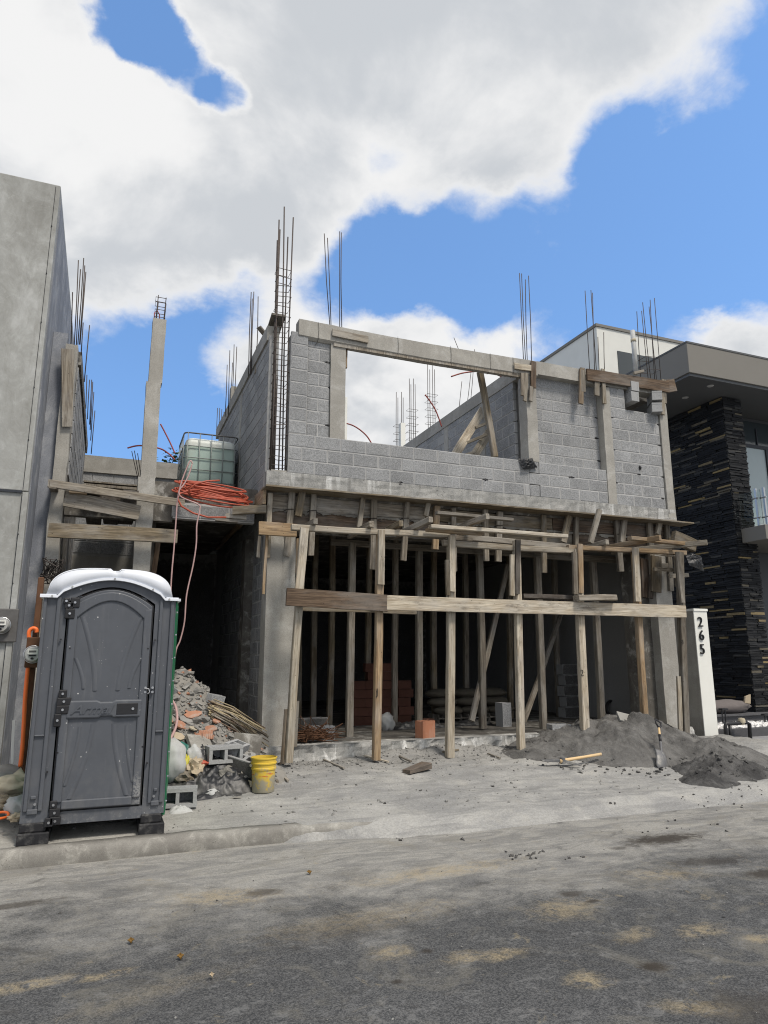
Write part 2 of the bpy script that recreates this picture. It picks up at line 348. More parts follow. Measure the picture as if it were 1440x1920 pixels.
def m_sand(name, a, b):
    n = mat(name); t = n.noise(n.pos, 2.6, 8, .65, .5); f = n.noise(n.pos, 120, 3, .7)
    c = n.mix(n.ss(t, .38, .64), a, b); c = n.val(c, n.math('MULTIPLY_ADD', f, .7, .65))
    c = n.mix(n.math('MULTIPLY', n.ss(n.noise(n.pos, 5.5, 7, .7), .56, .74), .5), c, (.27, .26, .24))
    h = n.math('ADD', n.math('MULTIPLY', n.noise(n.pos, 14, 8, .75), 1.4), n.math('MULTIPLY', f, .4))
    return out(n, c, 1.0, n.bump(h, .9, .035), spec=.1)
M['sand'] = m_sand('grey building sand', (.115, .112, .107), (.20, .195, .185))
M['sand_wet'] = m_sand('damp dark sand', (.066, .065, .064), (.14, .137, .132))

def m_road():
    n = mat('dusty asphalt'); x, y, z = n.xyz(n.pos)
    agg = n.noise(n.pos, 95, 3, .75); v = n.voro(n.pos, 70); fine = n.noise(n.pos, 300, 2, .7)
    big = n.noise(n.pos, .9, 8, .65, .6); mid = n.noise(n.pos, 4.0, 8, .7, .6); pt = n.noise(n.pos, 1.9, 8, .68, .8)
    c = n.mix(n.ss(agg, .38, .63), (.043, .045, .047), (.128, .128, .126))
    c = n.mix(n.math('MULTIPLY', n.ss(v, .22, .08), .45), c, (.27, .265, .25))
    c = n.val(c, n.math('MULTIPLY_ADD', big, .7, .65))
    # dust washed out of the building site and worn in along the kerb
    yy = n.math('ADD', y, n.math('ADD', n.math('MULTIPLY', n.math('SUBTRACT', big, .5), 3.4), n.math('MULTIPLY', n.math('SUBTRACT', mid, .5), 2.2)))
    yy = n.math('SUBTRACT', yy, n.math('MULTIPLY', n.ss(x, 2.5, -1.0), .35))
    dust = n.math('MULTIPLY', n.ss(yy, 4.2, 6.1), n.math('MULTIPLY_ADD', n.ss(agg, .36, .64), .36, .64))
    streak = n.noise(n.scale(n.pos, (.9, 3.0, 1)), 1.6, 9, .68, 1.2)
    dcol = n.mix(n.ss(streak, .38, .60), (.235, .230, .215), (.365, .352, .318))
    c = n.mix(dust, c, dcol)
    patch = n.math('MULTIPLY', n.ss(pt, .50, .66), .42); c = n.mix(patch, c, (.215, .200, .165))
    lite = n.math('MULTIPLY', n.ss(n.noise(n.scale(n.pos, (1, 1.5, 1)), 5.0, 10, .8, .5), .52, .64), .42); c = n.mix(lite, c, (.24, .238, .23))
    p2 = n.math('MULTIPLY', n.ss(n.noise(n.pos, 4.2, 10, .76, .8), .59, .68), .45); c = n.mix(p2, c, (.34, .285, .185))
    dk = n.math('MULTIPLY', n.ss(n.noise(n.scale(n.pos, (1, 1.5, 1)), 2.1, 9, .7, .8), .57, .68), .5); c = n.mix(dk, c, (.045, .043, .040))
    scr = n.math('MULTIPLY', n.ss(n.noise(n.scale(n.pos, (2.0, 6.0, 1)), 2.6, 9, .78, 1.5), .60, .70), .45); c = n.mix(scr, c, (.36, .36, .345))
    wob = n.noise(n.scale(n.pos, (1, 1.5, 1)), 9, 9, .78, .6)
    brk = n.math('MULTIPLY', n.ss(n.noise(n.pos, 13, 10, .75, .5), .36, .54), n.math('MULTIPLY_ADD', n.ss(agg, .4, .62), .5, .5))
    for (px, py, rx, ry, a, k) in [(420, 1682, .28, .11, -.25, .85), (1100, 1838, .085, .06, 0, 1), (35, 1850, .2, .045, .1, .9), (1190, 1822-70, .12, .05, .3, .7), (690, 1722, .5, .12, .1, .5),
                                   (940, 1790, .12, .05, .1, .9), (1315, 1745, .13, .06, .1, .8), (1060, 1705, .2, .10, .2, .75), (1240, 1640, .25, .09, -.3, .6), (870, 1795, .10, .05, 0, .8), (735, 1785, .1, .06, 0, .8),
                                   (820, 1635, .55, .10, .05, .8), (1310, 1890, .15, .05, -.5, .8), (1420, 1760, .08, .04, 0, .9), (200, 1828, .10, .03, .2, .9), (300, 1855, .4, .06, .3, .25)]:
        q = atz(px, py, -.11)
        e = n.math('MULTIPLY', ell(n, x, y, q.x, q.y, rx*1.1, ry*1.3, a, .8, wob, 1.7), brk); c = n.mix(n.math('MULTIPLY', e, k*.78), c, (.40, .325, .20))
    for (px, py, rx, ry, a, k) in [(1245, 1573, .42, .13, .03, .9), (1330, 1615, .33, .10, -.15, .55), (1435, 1638, .2, .08, 0, .8), (495, 1673, .13, .07, .1, .7), (1225, 1812, .085, .05, -.2, .9), (800, 1783, .04, .03, 0, .8),
                                   (745, 1841, .03, .022, 0, .8), (1068, 1676, .10, .05, -.1, .7), (1110, 1690, .045, .025, 0, .8), (1160, 1590, .08, .05, 0, .6), (640, 1745, .35, .16, .1, .25), (1420, 1900, .25, .2, 0, .5), (10, 1700, .3, .06, .1, .7)]:
        q = atz(px, py, -.11)
        e = ell(n, x, y, q.x, q.y, rx*1.0, ry*1.1, a, .6, wob, 1.5); c = n.mix(n.math('MULTIPLY', e, k), c, (.040, .033, .026))
    h = n.math('ADD', n.math('MULTIPLY', agg, .8), n.math('ADD', n.math('MULTIPLY', fine, .4), n.math('MULTIPLY', mid, .8)))
    return out(n, c, .93, n.bump(h, .7, .012), spec=.2)
M['road'] = m_road()
def m_verge():
    n = mat('cement dust on pavement'); x, y, z = n.xyz(n.pos)
    big = n.noise(n.pos, 1.1, 8, .65, .7); mid = n.noise(n.pos, 5, 8, .7, .5); fine = n.ss(n.noise(n.pos, 46, 5, .8), .34, .66)
    sw = n.noise(n.scale(n.pos, (.6, 3.2, 1)), 1.7, 7, .6, 1.0)
    c = n.mix(n.ss(big, .36, .64), (.255, .253, .244), (.355, .348, .325))
    c = n.mix(n.math('MULTIPLY', n.ss(sw, .45, .64), .55), c, (.185, .184, .18))
    c = n.mix(n.math('MULTIPLY', n.ss(n.noise(n.pos, 2.4, 8, .7), .52, .70), .55), c, (.36, .348, .315))
    nearx = n.ss(n.math('ADD', x, n.math('MULTIPLY', big, 2)), 3.2, .6)
    c = n.mix(n.math('MULTIPLY', nearx, .5), c, (.37, .352, .305))
    dirt = n.ss(n.math('ADD', y, n.math('MULTIPLY', n.math('SUBTRACT', mid, .5), 1.6)), 8.6, 9.3)
    c = n.mix(n.math('MULTIPLY', dirt, .45), c, (.19, .185, .175))
    c = n.val(c, n.math('MULTIPLY_ADD', fine, .30, .86))
    h = n.math('ADD', n.math('MULTIPLY', mid, 1.0), n.math('MULTIPLY', fine, .25))
    return out(n, c, .97, n.bump(h, .6, .012), spec=.12)
M['verge'] = m_verge()
M['kerb'] = m_conc('kerb concrete', (.33, .318, .285), (.20, .19, .17), 1.6, .3, True, .95, pale=(.40, .385, .345))
M['paving'] = m_conc('driveway concrete', (.34, .34, .34), (.24, .24, .245), 1.2, .1, False, .9)

# ------------------------------------------------------------------ mesh helpers
WPOS = {}
def link(o, parent=None, origin=None):
    col.objects.link(o)
    org = Vector(origin) if origin is not None else Vector((0, 0, 0))
    if parent is not None:
        o.parent = parent; o.location = org - WPOS[parent.name]
    else: o.location = org
    WPOS[o.name] = org
    return o
def tag(o, label=None, cat=None, group=None, kind=None):
    if label: o['label'] = label
    if cat: o['category'] = cat
    if group: o['group'] = group
    if kind: o['kind'] = kind
    return o
def thing(name, loc, label, cat, group=None):
    o = bpy.data.objects.new(name, None); o.empty_display_size = .1
    link(o, None, loc); return tag(o, label, cat, group)

class MB:
    def __init__(s): s.v = []; s.f = []
    def add(s, vs, fs):
        k = len(s.v); s.v += [Vector(p) for p in vs]; s.f += [tuple(i+k for i in f) for f in fs]; return s
    def box(s, x0, x1, y0, y1, z0, z1):
        return s.add([(x0,y0,z0),(x1,y0,z0),(x1,y1,z0),(x0,y1,z0),(x0,y0,z1),(x1,y0,z1),(x1,y1,z1),(x0,y1,z1)],
                     [(0,3,2,1),(4,5,6,7),(0,1,5,4),(1,2,6,5),(2,3,7,6),(3,0,4,7)])
    def prism(s, poly, y0, y1):       # polygon in (x, z), extruded along y
        n = len(poly); vs = [(x, y0, z) for x, z in poly]+[(x, y1, z) for x, z in poly]
        return s.add(vs, [tuple(range(n)), tuple(range(2*n-1, n-1, -1))]+[(i, i+n, (i+1) % n+n, (i+1) % n) for i in range(n)])
    def prism_z(s, poly, z0, z1):     # polygon in (x, y), extruded along z
        n = len(poly); vs = [(x, y, z0) for x, y in poly]+[(x, y, z1) for x, y in poly]
        return s.add(vs, [tuple(range(n-1, -1, -1)), tuple(range(n, 2*n))]+[(i, (i+1) % n, (i+1) % n+n, i+n) for i in range(n)])
    def tube(s, pts, r, n=8, caps=True, closed=False):
        pts = [Vector(p) for p in pts]; m = len(pts); base = len(s.v); prev = None
        for i, p in enumerate(pts):
            a = pts[(i-1) % m] if (closed or i > 0) else p; b = pts[(i+1) % m] if (closed or i < m-1) else p
            t = (b-a).normalized()
            u = t.cross(Vector((0, 0, 1)) if abs(t.z) < .95 else Vector((1, 0, 0))).normalized() if prev is None else (prev - t*prev.dot(t)).normalized()
            prev = u; v = t.cross(u); rr = r[i] if isinstance(r, (list, tuple)) else r
            for k in range(n):
                a_ = 2*math.pi*k/n; s.v.append(p + (u*math.cos(a_)+v*math.sin(a_))*rr)
        for i in range(m if closed else m-1):
            j = (i+1) % m
            for k in range(n): s.f.append((base+i*n+k, base+i*n+(k+1) % n, base+j*n+(k+1) % n, base+j*n+k))
        if caps and not closed:
            s.f.append(tuple(base+k for k in range(n-1, -1, -1))); s.f.append(tuple(base+(m-1)*n+k for k in range(n)))
        return s
    def lathe(s, prof, n=28, c=(0, 0, 0)):     # (r, z) profile round a vertical axis
        base = len(s.v); m = len(prof)
        for r, z in prof:
            for k in range(n):
                a = 2*math.pi*k/n; s.v.append(Vector((c[0]+r*math.cos(a), c[1]+r*math.sin(a), c[2]+z)))
        for i in range(m-1):
            for k in range(n): s.f.append((base+i*n+k, base+i*n+(k+1) % n, base+(i+1)*n+(k+1) % n, base+(i+1)*n+k))
        return s
    def xf(s, m): s.v = [m @ p for p in s.v]; return s
    def mesh(s, name, smooth=False):
        me = bpy.data.meshes.new(name); me.from_pydata([tuple(p) for p in s.v], [], s.f)
        bm = bmesh.new(); bm.from_mesh(me); bmesh.ops.recalc_face_normals(bm, faces=bm.faces); bm.to_mesh(me); bm.free()
        if smooth:
            me.polygons.foreach_set('use_smooth', [True]*len(me.polygons))
        me.update(); return me
    def center(s):
        a = np.array([tuple(p) for p in s.v]); lo, hi = a.min(0), a.max(0)
        return Vector(((lo[0]+hi[0])/2, (lo[1]+hi[1])/2, lo[2]))
    def build(s, name, m, parent=None, smooth=False, bevel=0, origin=None, auto=None):
        o0 = Vector(origin) if origin is not None else s.center()
        s.v = [p-o0 for p in s.v]
        me = s.mesh(name, smooth); me.materials.append(M[m] if isinstance(m, str) else m)
        if auto: me.set_sharp_from_angle(angle=R(auto))
        o = bpy.data.objects.new(name, me)
        if bevel:
            b = o.modifiers.new('edge', 'BEVEL'); b.width = bevel; b.segments = 2; b.limit_method = 'ANGLE'; b.angle_limit = R(40)
        return link(o, parent, o0)
def rough(mb, amp, scale, seed=0):
    for i, p in enumerate(mb.v):
        q = p*scale+Vector((seed*3.1, seed*1.7, seed)); mb.v[i] = p+Vector((mnoise.noise(q), mnoise.noise(q+Vector((9, 2, 5))), mnoise.noise(q+Vector((4, 7, 1)))))*amp
    return mb
def grid(nx, ny, fn):                  # fn(u, v) -> point
    mb = MB(); vs = [fn(i/nx, j/ny) for j in range(ny+1) for i in range(nx+1)]
    return mb.add(vs, [(j*(nx+1)+i, j*(nx+1)+i+1, (j+1)*(nx+1)+i+1, (j+1)*(nx+1)+i) for j in range(ny) for i in range(nx)])
def fbm(x, y, z=0.0, o=4): return mnoise.fractal(Vector((x, y, z)), 1.0, 2.0, o)

# a piece of timber from p0 to p1: section w (across, along the facade) by d (towards the street), own grain axis
def timber(name, p0, p1, w, d, m, label=None, cat=None, group=None, parent=None, up=None, warp=.009, seed=None, taper=0.0):
    p0, p1 = Vector(p0), Vector(p1); L = (p1-p0).length; z = (p1-p0)/L
    yv = Vector(up) if up else Vector((0, 1, 0)); x = yv.cross(z)
    if x.length < .01: x = Vector((1, 0, 0))
    x.normalize(); y = z.cross(x).normalized()
    rnd = random.Random(seed if seed is not None else int(abs(p0.x*977+p0.z*331+p0.y*57+p1.x*71)*10))
    n = max(3, int(L/.35)); c = min(w, d)*.09; mb = MB(); wx = rnd.uniform(-1, 1)*warp*L*.7; wy = rnd.uniform(-1, 1)*warp*L*.4; ph = rnd.uniform(0, 6)
    for i in range(n+1):
        t = i/n; b = math.sin(math.pi*t); jx = wx*b+rnd.uniform(-1, 1)*.0025; jy = wy*b; k = 1-taper*t+rnd.uniform(-.025, .025)
        hw, hd = w/2*k, d/2*k
        ring = [(-hw+c,-hd),(hw-c,-hd),(hw,-hd+c),(hw,hd-c),(hw-c,hd),(-hw+c,hd),(-hw,hd-c),(-hw,-hd+c)]
        e = rnd.uniform(-.008, .008) if i in (0, n) else 0
        for q, (a, bb) in enumerate(ring): mb.v.append(Vector((a+jx+rnd.uniform(-.001, .001), bb+jy, t*L+(e*(a/w+.3) if i in (0, n) else 0))))
        if i:
            o = (i-1)*8
            for q in range(8): mb.f.append((o+q, o+(q+1) % 8, o+8+(q+1) % 8, o+8+q))
    mb.f.append(tuple(range(7, -1, -1))); mb.f.append(tuple(n*8+q for q in range(8)))
    me = mb.mesh(name); me.materials.append(M[m]); o = bpy.data.objects.new(name, me); col.objects.link(o)
    mw = Matrix((x, y, z)).transposed().to_4x4(); mw.translation = p0
    if parent is not None: o.parent = parent; mw.translation = p0-WPOS[parent.name]
    o.matrix_local = mw; WPOS[o.name] = p0
    return tag(o, label, cat, group)

def ellipsoid(c, r, n=14, seed=0, amp=.12, flat=0.0, scale=2.2):
    mb = MB(); c = Vector(c)
    me = bmesh.new(); bmesh.ops.create_icosphere(me, subdivisions=3, radius=1)
    vs = []
    for v in me.verts:
        p = v.co.copy(); k = 1+amp*fbm(p.x*scale+seed, p.y*scale, p.z*scale)+amp*.5*fbm(p.x*scale*3, p.y*scale*3+seed, p.z*scale*3)
        q = Vector((p.x*r[0], p.y*r[1], p.z*r[2]))*k
        if q.z < -r[2]*(1-flat): q.z = -r[2]*(1-flat)
        vs.append(c+q)
    mb.add(vs, [tuple(v.index for v in f.verts) for f in me.faces]); me.free(); return mb
def crumple(c, sx, sy, h, seed, rot=0.0, n=26, base=None, sharp=2.2):   # a crumpled sheet lying in a heap
    c = Vector(c); ca, sa = math.cos(rot), math.sin(rot)
    def fn(u, v):
        x, y = (u-.5), (v-.5); rr = max(abs(x), abs(y))*2
        wob = fbm(x*3+seed, y*3, 1)*.12
        X = x*sx*(1+wob); Y = y*sy*(1+fbm(x*3, y*3+seed, 4)*.16)
        e = max(0, 1-rr**2.5)
        rid = 1-abs(fbm(x*sharp*1.6+seed*2, y*sharp*1.6, 2, 3))*2
        rid2 = 1-abs(fbm(x*sharp*4+seed, y*sharp*4, 7, 3))*2
        z = h*(e*(.35+.4*rid)+.18*rid2*(.3+e))
        p = Vector((c.x+X*ca-Y*sa, c.y+X*sa+Y*ca, 0)); g = base(p.x, p.y) if base else c.z
        p.z = g+max(.004, z); return p
    return grid(n, n, fn)
def text(s, size, m, name, parent, loc, rot=(90, 0, 0), extrude=.002, shear=0.0, align='CENTER', sx=1.0):
    cu = bpy.data.curves.new('text', 'FONT'); cu.body = s; cu.size = size; cu.extrude = extrude; cu.shear = shear; cu.align_x = align; cu.align_y = 'CENTER'
    cu.resolution_u = 3
    t = bpy.data.objects.new('text', cu); col.objects.link(t)
    dg = bpy.context.evaluated_depsgraph_get(); me = bpy.data.meshes.new_from_object(t.evaluated_get(dg))
    bpy.data.objects.remove(t); me.name = name; me.materials.clear(); me.materials.append(M[m])
    o = bpy.data.objects.new(name, me); link(o, parent, loc); o.rotation_euler = tuple(R(a) for a in rot); o.scale = (sx, 1, 1); return o
ORD = ['first', 'second', 'third', 'fourth', 'fifth', 'sixth', 'seventh', 'eighth', 'ninth', 'tenth', 'eleventh', 'twelfth', 'thirteenth', 'fourteenth', 'fifteenth',
       'sixteenth', 'seventeenth', 'eighteenth', 'nineteenth', 'twentieth', 'twenty-first', 'twenty-second', 'twenty-third', 'twenty-fourth', 'twenty-fifth']

# ------------------------------------------------------------------ ground
ROADZ = -.11
def sstep(a, b, x):
    t = min(1, max(0, (x-a)/(b-a))); return t*t*(3-2*t)
def pile(x, y):                 # grey sand heap in front of the right end of the house
    d = math.hypot((x-7.75)/1.65, (y-9.1)/(1.0 if y < 9.1 else 1.3)); d = math.sqrt(d*d+.035)-.06; h = .46*max(0, 1-d)**.85*(1+.30*fbm(x*1.8, y*1.8, 3)+.14*fbm(x*5, y*5, 6))
    d2 = math.hypot((x-6.5)/1.1, (y-9.15)/.65); h = max(h, .22*max(0, 1-d2))
    d3 = math.hypot((x-8.7)/1.0, (y-8.35)/.75); h = max(h, .28*max(0, 1-d3))
    return h
def gz(x, y):                   # pavement height
    z = .02+.23*sstep(7.0, 9.5, y)
    z += .02*fbm(x*.7, y*1.2, 0)*sstep(7.1, 7.8, y)+.012*fbm(x*2.5, y*3, 5)*sstep(7.1, 7.8, y)+.010*fbm(x*8, y*8, 9)*sstep(8.3, 9.2, y)
    z += .10*math.exp(-((y-9.55)/.22)**2)*sstep(3.0, 4.2, x)*sstep(9.4, 8.6, x)*(1+.8*fbm(x*2.2, 3, 1))
    return z
def kerb_line(x): return 7.02+.05*fbm(x*.5, 2, 3)
def verge_z(x, y):
    z = gz(x, y); k = sstep(1.5, 3.6, x+.35*fbm(x*1.7, y*2.5, 8)); wd = .05+.68*k; yk = kerb_line(x)+.02
    lump = .018*fbm(x*3, y*4, 2)*k
    t = sstep(yk+wd*.15, yk-wd*.85, y)
    return z*(1-t)+(-.18)*t+lump*(1-t)
def strip(x0, x1, y0, y1, dx, dy, f):
    return grid(max(1, int((x1-x0)/dx)), max(1, int((y1-y0)/dy)), lambda u, v: (x0+(x1-x0)*u, y0+(y1-y0)*v, f(x0+(x1-x0)*u, y0+(y1-y0)*v)))
g = grid(1, 1, lambda u, v: (-250+500*u, -250+500*v, -.20)).build('ground', 'verge'); tag(g, kind='structure')
g = grid(12, 12, lambda u, v: (-60+120*u, -6+13.6*v, ROADZ)).build('road', 'road'); tag(g, kind='structure')
g = strip(-1.6, 10.6, 6.45, 10.0, .03, .03, verge_z).build('pavement', 'verge', smooth=True); tag(g, kind='structure')
g = strip(-14, -1.6, 6.9, 10.2, .3, .15, gz).build('pavement', 'verge', smooth=True); tag(g, kind='structure')
# cast kerb at the left end, under the toilet, running out under the spilled cement further right
mb = MB(); n = 150; prof = [(.02, -.20), (-.005, -.085), (.0, -.02), (.012, .012), (.04, .030), (.17, .031), (.18, -.05)]
for i in range(n+1):
    x = -14+12.4*(i/20) if i < 20 else -1.6+6.6*((i-20)/(n-20))
    sink = -.085*sstep(.9, 4.6, x)**1.3-.03*sstep(3.5, 5, x)
    for (a, b) in prof: mb.v.append(Vector((x, kerb_line(x)-.03+a+.014*fbm(x*2.5, b*9, 2)+.006*fbm(x*14, b*20, 4), b+sink+.010*fbm(x*2.7, a*8, 6)+.004*fbm(x*15, a*12, 3))))
for i in range(n):
    for k in range(len(prof)-1): mb.f.append((i*7+k, (i+1)*7+k, (i+1)*7+k+1, i*7+k+1))
tag(mb.build('kerb', 'kerb', smooth=True), kind='structure')
# next door's drive, right of the number post
g = strip(10.6, 40, 6.9, 14, .5, .25, lambda x, y: .02+.10*sstep(7.0, 9.5, y)+.10*sstep(9.5, 12, y)).build('driveway', 'paving', smooth=True); tag(g, kind='structure')
g = strip(10.55, 40, 6.4, 6.95, .6, .1, lambda x, y: -.15+.17*sstep(6.5, 6.95, y)).build('driveway_ramp', 'verge', smooth=True); tag(g, kind='structure')

def floor_pt(px, py):           # the pavement point seen at a photo pixel
    v = ray(px, py); t = 4.0
    while t < 14:
        p = CAM+v*t
        if p.z < verge_z(p.x, min(p.y, 9.9)): return p
        t += .01
    return CAM+v*9
# ------------------------------------------------------------------ the unfinished house
X0, X1 = 2.03, 9.55
YF = 9.60; ZF = .45; ZS = 4.26; CH = .203
house = thing('unfinished_house', (5.8, 12, 0), 'unfinished two storey grey concrete block house with rebar on top', 'house')
BLOCKS = []       # every block laid: (wall part, frame, u0, u1, z0, z1, material, px)
def lay(wall, o, u, nrm, length, z0, rows, first=0, skip=(), m='block', bl=.405, start=0.0, end=None, jit=True):
    """courses of blocks on a wall face; o = corner of the face, u = along, nrm = outward"""
    o = Vector(o); u = Vector(u); nrm = Vector(nrm); end = length if end is None else end
    for r in range(rows):
        z = z0+r*CH; cuts = [start]; x = start-(bl/2 if (r+first) % 2 else 0)
        while x < end-.02:
            x += bl*(1+(random.uniform(-.012, .012) if jit else 0))
            if x > start+.07: cuts.append(min(x, end))
            if end-cuts[-1] < .09: cuts[-1] = end
        if cuts[-1] < end: cuts.append(end)
        for a, b in zip(cuts, cuts[1:]):
            if b-a < .05: continue
            segs = [(a, b)]
            for (s0, s1, t0, t1) in skip:
                if z+CH*.5 < t0 or z+CH*.5 > t1: continue
                ns = []
                for (p, q) in segs:
                    if q <= s0 or p >= s1: ns.append((p, q)); continue
                    if s0-p > .06: ns.append((p, s0))
                    if q-s1 > .06: ns.append((s1, q))
                segs = ns
            for (p, q) in segs:
                c = o+u*((p+q)/2)+Vector((0, 0, z-o.z+CH/2)); dd = (CAM-c); fac = abs(dd.normalized().dot(nrm))
                BLOCKS.append((wall, o, u, nrm, p, q, z, m, fac*(q-p)/dd.length**2))
_bm = {}
def block_mesh(L, var, m):
    key = (round(L, 2), var, m)
    if key in _bm: return _bm[key]
    L = key[0]; rnd = random.Random(hash(key[:2]) & 0xffff); h = CH-.012; hw = L/2-.005; mb = MB(); j = lambda a: rnd.uniform(-a, a)
    def ring(ins, y, a): return [(-hw+ins+j(a), y, ins+j(a)), (0+j(.01), y, ins+j(a)), (hw-ins+j(a), y, ins+j(a)), (hw-ins+j(a), y, h/2+j(.01)), (hw-ins+j(a), y, h-ins+j(a)), (0+j(.01), y, h-ins+j(a)), (-hw+ins+j(a), y, h-ins+j(a)), (-hw+ins+j(a), y, h/2+j(.01))]
    mb.v = [Vector(p) for p in ring(.008, 0, .0025)+ring(0, .007, .002)+ring(0, .06, 0)]
    mb.f = [tuple(range(8))]+[(a*8+k, a*8+8+k, a*8+8+(k+1) % 8, a*8+(k+1) % 8) for a in (0, 1) for k in range(8)]
    me = mb.mesh('concrete_block'); me.materials.append(M[m]); _bm[key] = me; return me
def finish_blocks(limit=300):
    BLOCKS.sort(key=lambda b: -b[8]); rest = {}
    for i, (wall, o, u, nrm, p, q, z, m, px) in enumerate(BLOCKS):
        me = block_mesh(q-p, (i*7) % 5, m); c = o+u*((p+q)/2); c.z = z+.006
        yv = -nrm; mw = Matrix((u if u.cross(yv).z > 0 else -u, yv, Vector((0, 0, 1)))).transposed().to_4x4(); c = c+nrm*random.uniform(-.001, .003); mw.translation = c
        if i < limit:
            ob = bpy.data.objects.new('concrete_block', me); col.objects.link(ob); ob.parent = wall
            mw.translation = c-WPOS[wall.name]; ob.matrix_local = mw
        else:
            k = (wall.name, m); rest.setdefault(k, (wall, MB()))[1].add([mw @ v.co for v in me.vertices], [tuple(f.vertices) for f in me.polygons])
    for (wn, m), (wall, mb) in rest.items():
        tag(mb.build('concrete_blocks', m, wall), kind='stuff')

def bar(p0, p1, r, parent, name='rebar', m='steel', n=6):
    p0, p1 = Vector(p0), Vector(p1); mid = (p0+p1)/2+Vector((random.uniform(-1, 1), random.uniform(-1, 1), 0))*.006*(p1-p0).length
    return MB().tube([p0, mid, p1], r, n).build(name, m, parent, smooth=True)
def stirrup(cx, cy, z, wx, wy, parent, r=.0056, tilt=0.0):
    pts = [(cx-wx/2, cy-wy/2, z), (cx+wx/2, cy-wy/2, z+tilt), (cx+wx/2, cy+wy/2, z+tilt), (cx-wx/2, cy+wy/2, z)]
    return MB().tube(pts, r, 5, closed=True).build('stirrup', 'steel', parent)
def column(x0, x1, y0, y1, z0, z1, m='conc', seed=0, amp=.006, parent=None):
    n = max(2, int((z1-z0)/.18)); mb = MB()
    ring = [(x0, y0), ((x0+x1)/2, y0), (x1, y0), (x1, y1), (x0, y1)]
    for i in range(n+1):
        z = z0+(z1-z0)*i/n
        for (a, b) in ring: mb.v.append(Vector((a+amp*fbm(a*3+seed, z*4, 1), b+amp*fbm(b*3, z*4, seed+2), z)))
    for i in range(n):
        for k in range(5): mb.f.append((i*5+k, i*5+(k+1) % 5, i*5+5+(k+1) % 5, i*5+5+k))
    mb.f += [(4, 3, 2, 1, 0), tuple(n*5+k for k in range(5))]
    return mb.build('column', m, house if parent is None else parent)

# slabs and ring beam
MB().box(X0+.12, X1-.05, 9.80, 20, -.1, ZF).build('floor_slab', 'conc_dark', house)
MB().box(X0+.02, X1-.02, 9.80, 20.0, 3.97, ZS-.02).build('roof_slab', 'conc_dark', house)
mb = grid(60, 4, lambda u, v: (X0-.03+(X1-X0+.03)*u, YF-.012+.004*fbm(u*60, v*5, 2)+(.010*fbm(u*25, v*3, 8)), 4.035+(ZS-4.035)*v+(.008*fbm(u*50, v, 4) if v == 1 else 0)))
mb.box(X0-.03, X1, YF, 9.81, 4.03, ZS)
mb.build('slab_edge', 'slab_edge', house)
# front plinth: ragged edge of the floor slab
mb = grid(110, 8, lambda u, v: (X0+.1+(X1-X0-.1)*u, 9.66+.07*fbm(u*22, v*2, 1)+.10*(1-v)*fbm(u*6, 1, 3)-.06*(1-v), .02+(ZF-.02+.004)*v))
mb.add([tuple(p) for p in [(X0+.1, 9.66, ZF+.003), (X1, 9.66, ZF+.003), (X1, 9.9, ZF+.003), (X0+.1, 9.9, ZF+.003)]], [(0, 1, 2, 3)])
mb.build('slab_step', 'slab_edge', house)

# ---- upper front wall
fw_ = MB()
fw_.box(2.31, 6.44, YF+.005, YF+.148, ZS, ZS+3*CH-.004)               # parapet
fw_.box(2.31, 2.575, YF+.005, YF+.148, ZS+3*CH, 6.44)
fw_.box(2.58, 2.94, YF+.055, YF+.148, ZS+3*CH-.01, 6.42)
fw_.box(6.66, 8.05, YF+.005, YF+.148, ZS, ZS+3*CH-.004)
fw_.box(6.66, 8.05, YF+.145, YF+.28, ZS+3*CH-.01, 6.44)
fw_.box(8.24, 9.36, YF+.025, YF+.16, ZS, 6.06)
fw_.box(8.24, 8.60, YF+.025, YF+.16, 6.06, 6.44)
front = fw_.build('block_wall', 'mortar', house)
lay(front, (2.31, YF, ZS), (1, 0, 0), (0, -1, 0), 4.13, ZS, 3)
lay(front, (2.31, YF, ZS), (1, 0, 0), (0, -1, 0), .265, ZS+3*CH, 8, bl=1.0)
lay(front, (2.58, YF+.05, ZS), (1, 0, 0), (0, -1, 0), .36, ZS+3*CH, 8, first=1, bl=.37)
lay(front, (6.44, YF, ZS), (1, 0, 0), (0, -1, 0), 1.61, ZS, 3, first=1)
lay(front, (6.66, YF+.14, ZS), (1, 0, 0), (0, -1, 0), 1.39, ZS+3*CH, 8, first=1)
lay(front, (8.24, YF+.02, ZS), (1, 0, 0), (0, -1, 0), 1.12, ZS, 9)
lay(front, (8.24, YF+.02, ZS), (1, 0, 0), (0, -1, 0), .36, ZS+9*CH, 2, bl=.42)
# dark room behind the high opening
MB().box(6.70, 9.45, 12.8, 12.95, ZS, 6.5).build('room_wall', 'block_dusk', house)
MB().box(6.60, 9.50, 9.95, 13, 6.47, 6.55).build('room_ceiling', 'conc_dark', house)
rnd = random.Random(77)
for (x, k, y) in [(2.93, 4, .05), (2.95, 7, .05), (2.92, 1.2, .05), (2.9, 9, .05), (6.68, 5, .14), (6.69, 7, .14), (6.70, 9, .14), (8.02, 4, .14), (8.0, 6.1, .14), (8.03, 8, .14), (8.27, 2, .02), (8.26, 5, .02), (8.28, 8, .02), (9.34, 3, .02), (9.33, 6, .02), (9.35, 8, .02), (7.3, 2, 0), (5.6, 1, 0), (4.1, .1, 0), (9.3, 1, .02), (8.8, 3, .02)]:
    ellipsoid((x, YF+y+.006, ZS+k*CH), (.028+.03*rnd.random(), .014, .012+.012*rnd.random()), amp=.4, seed=x).build('open_joint', 'black', front)
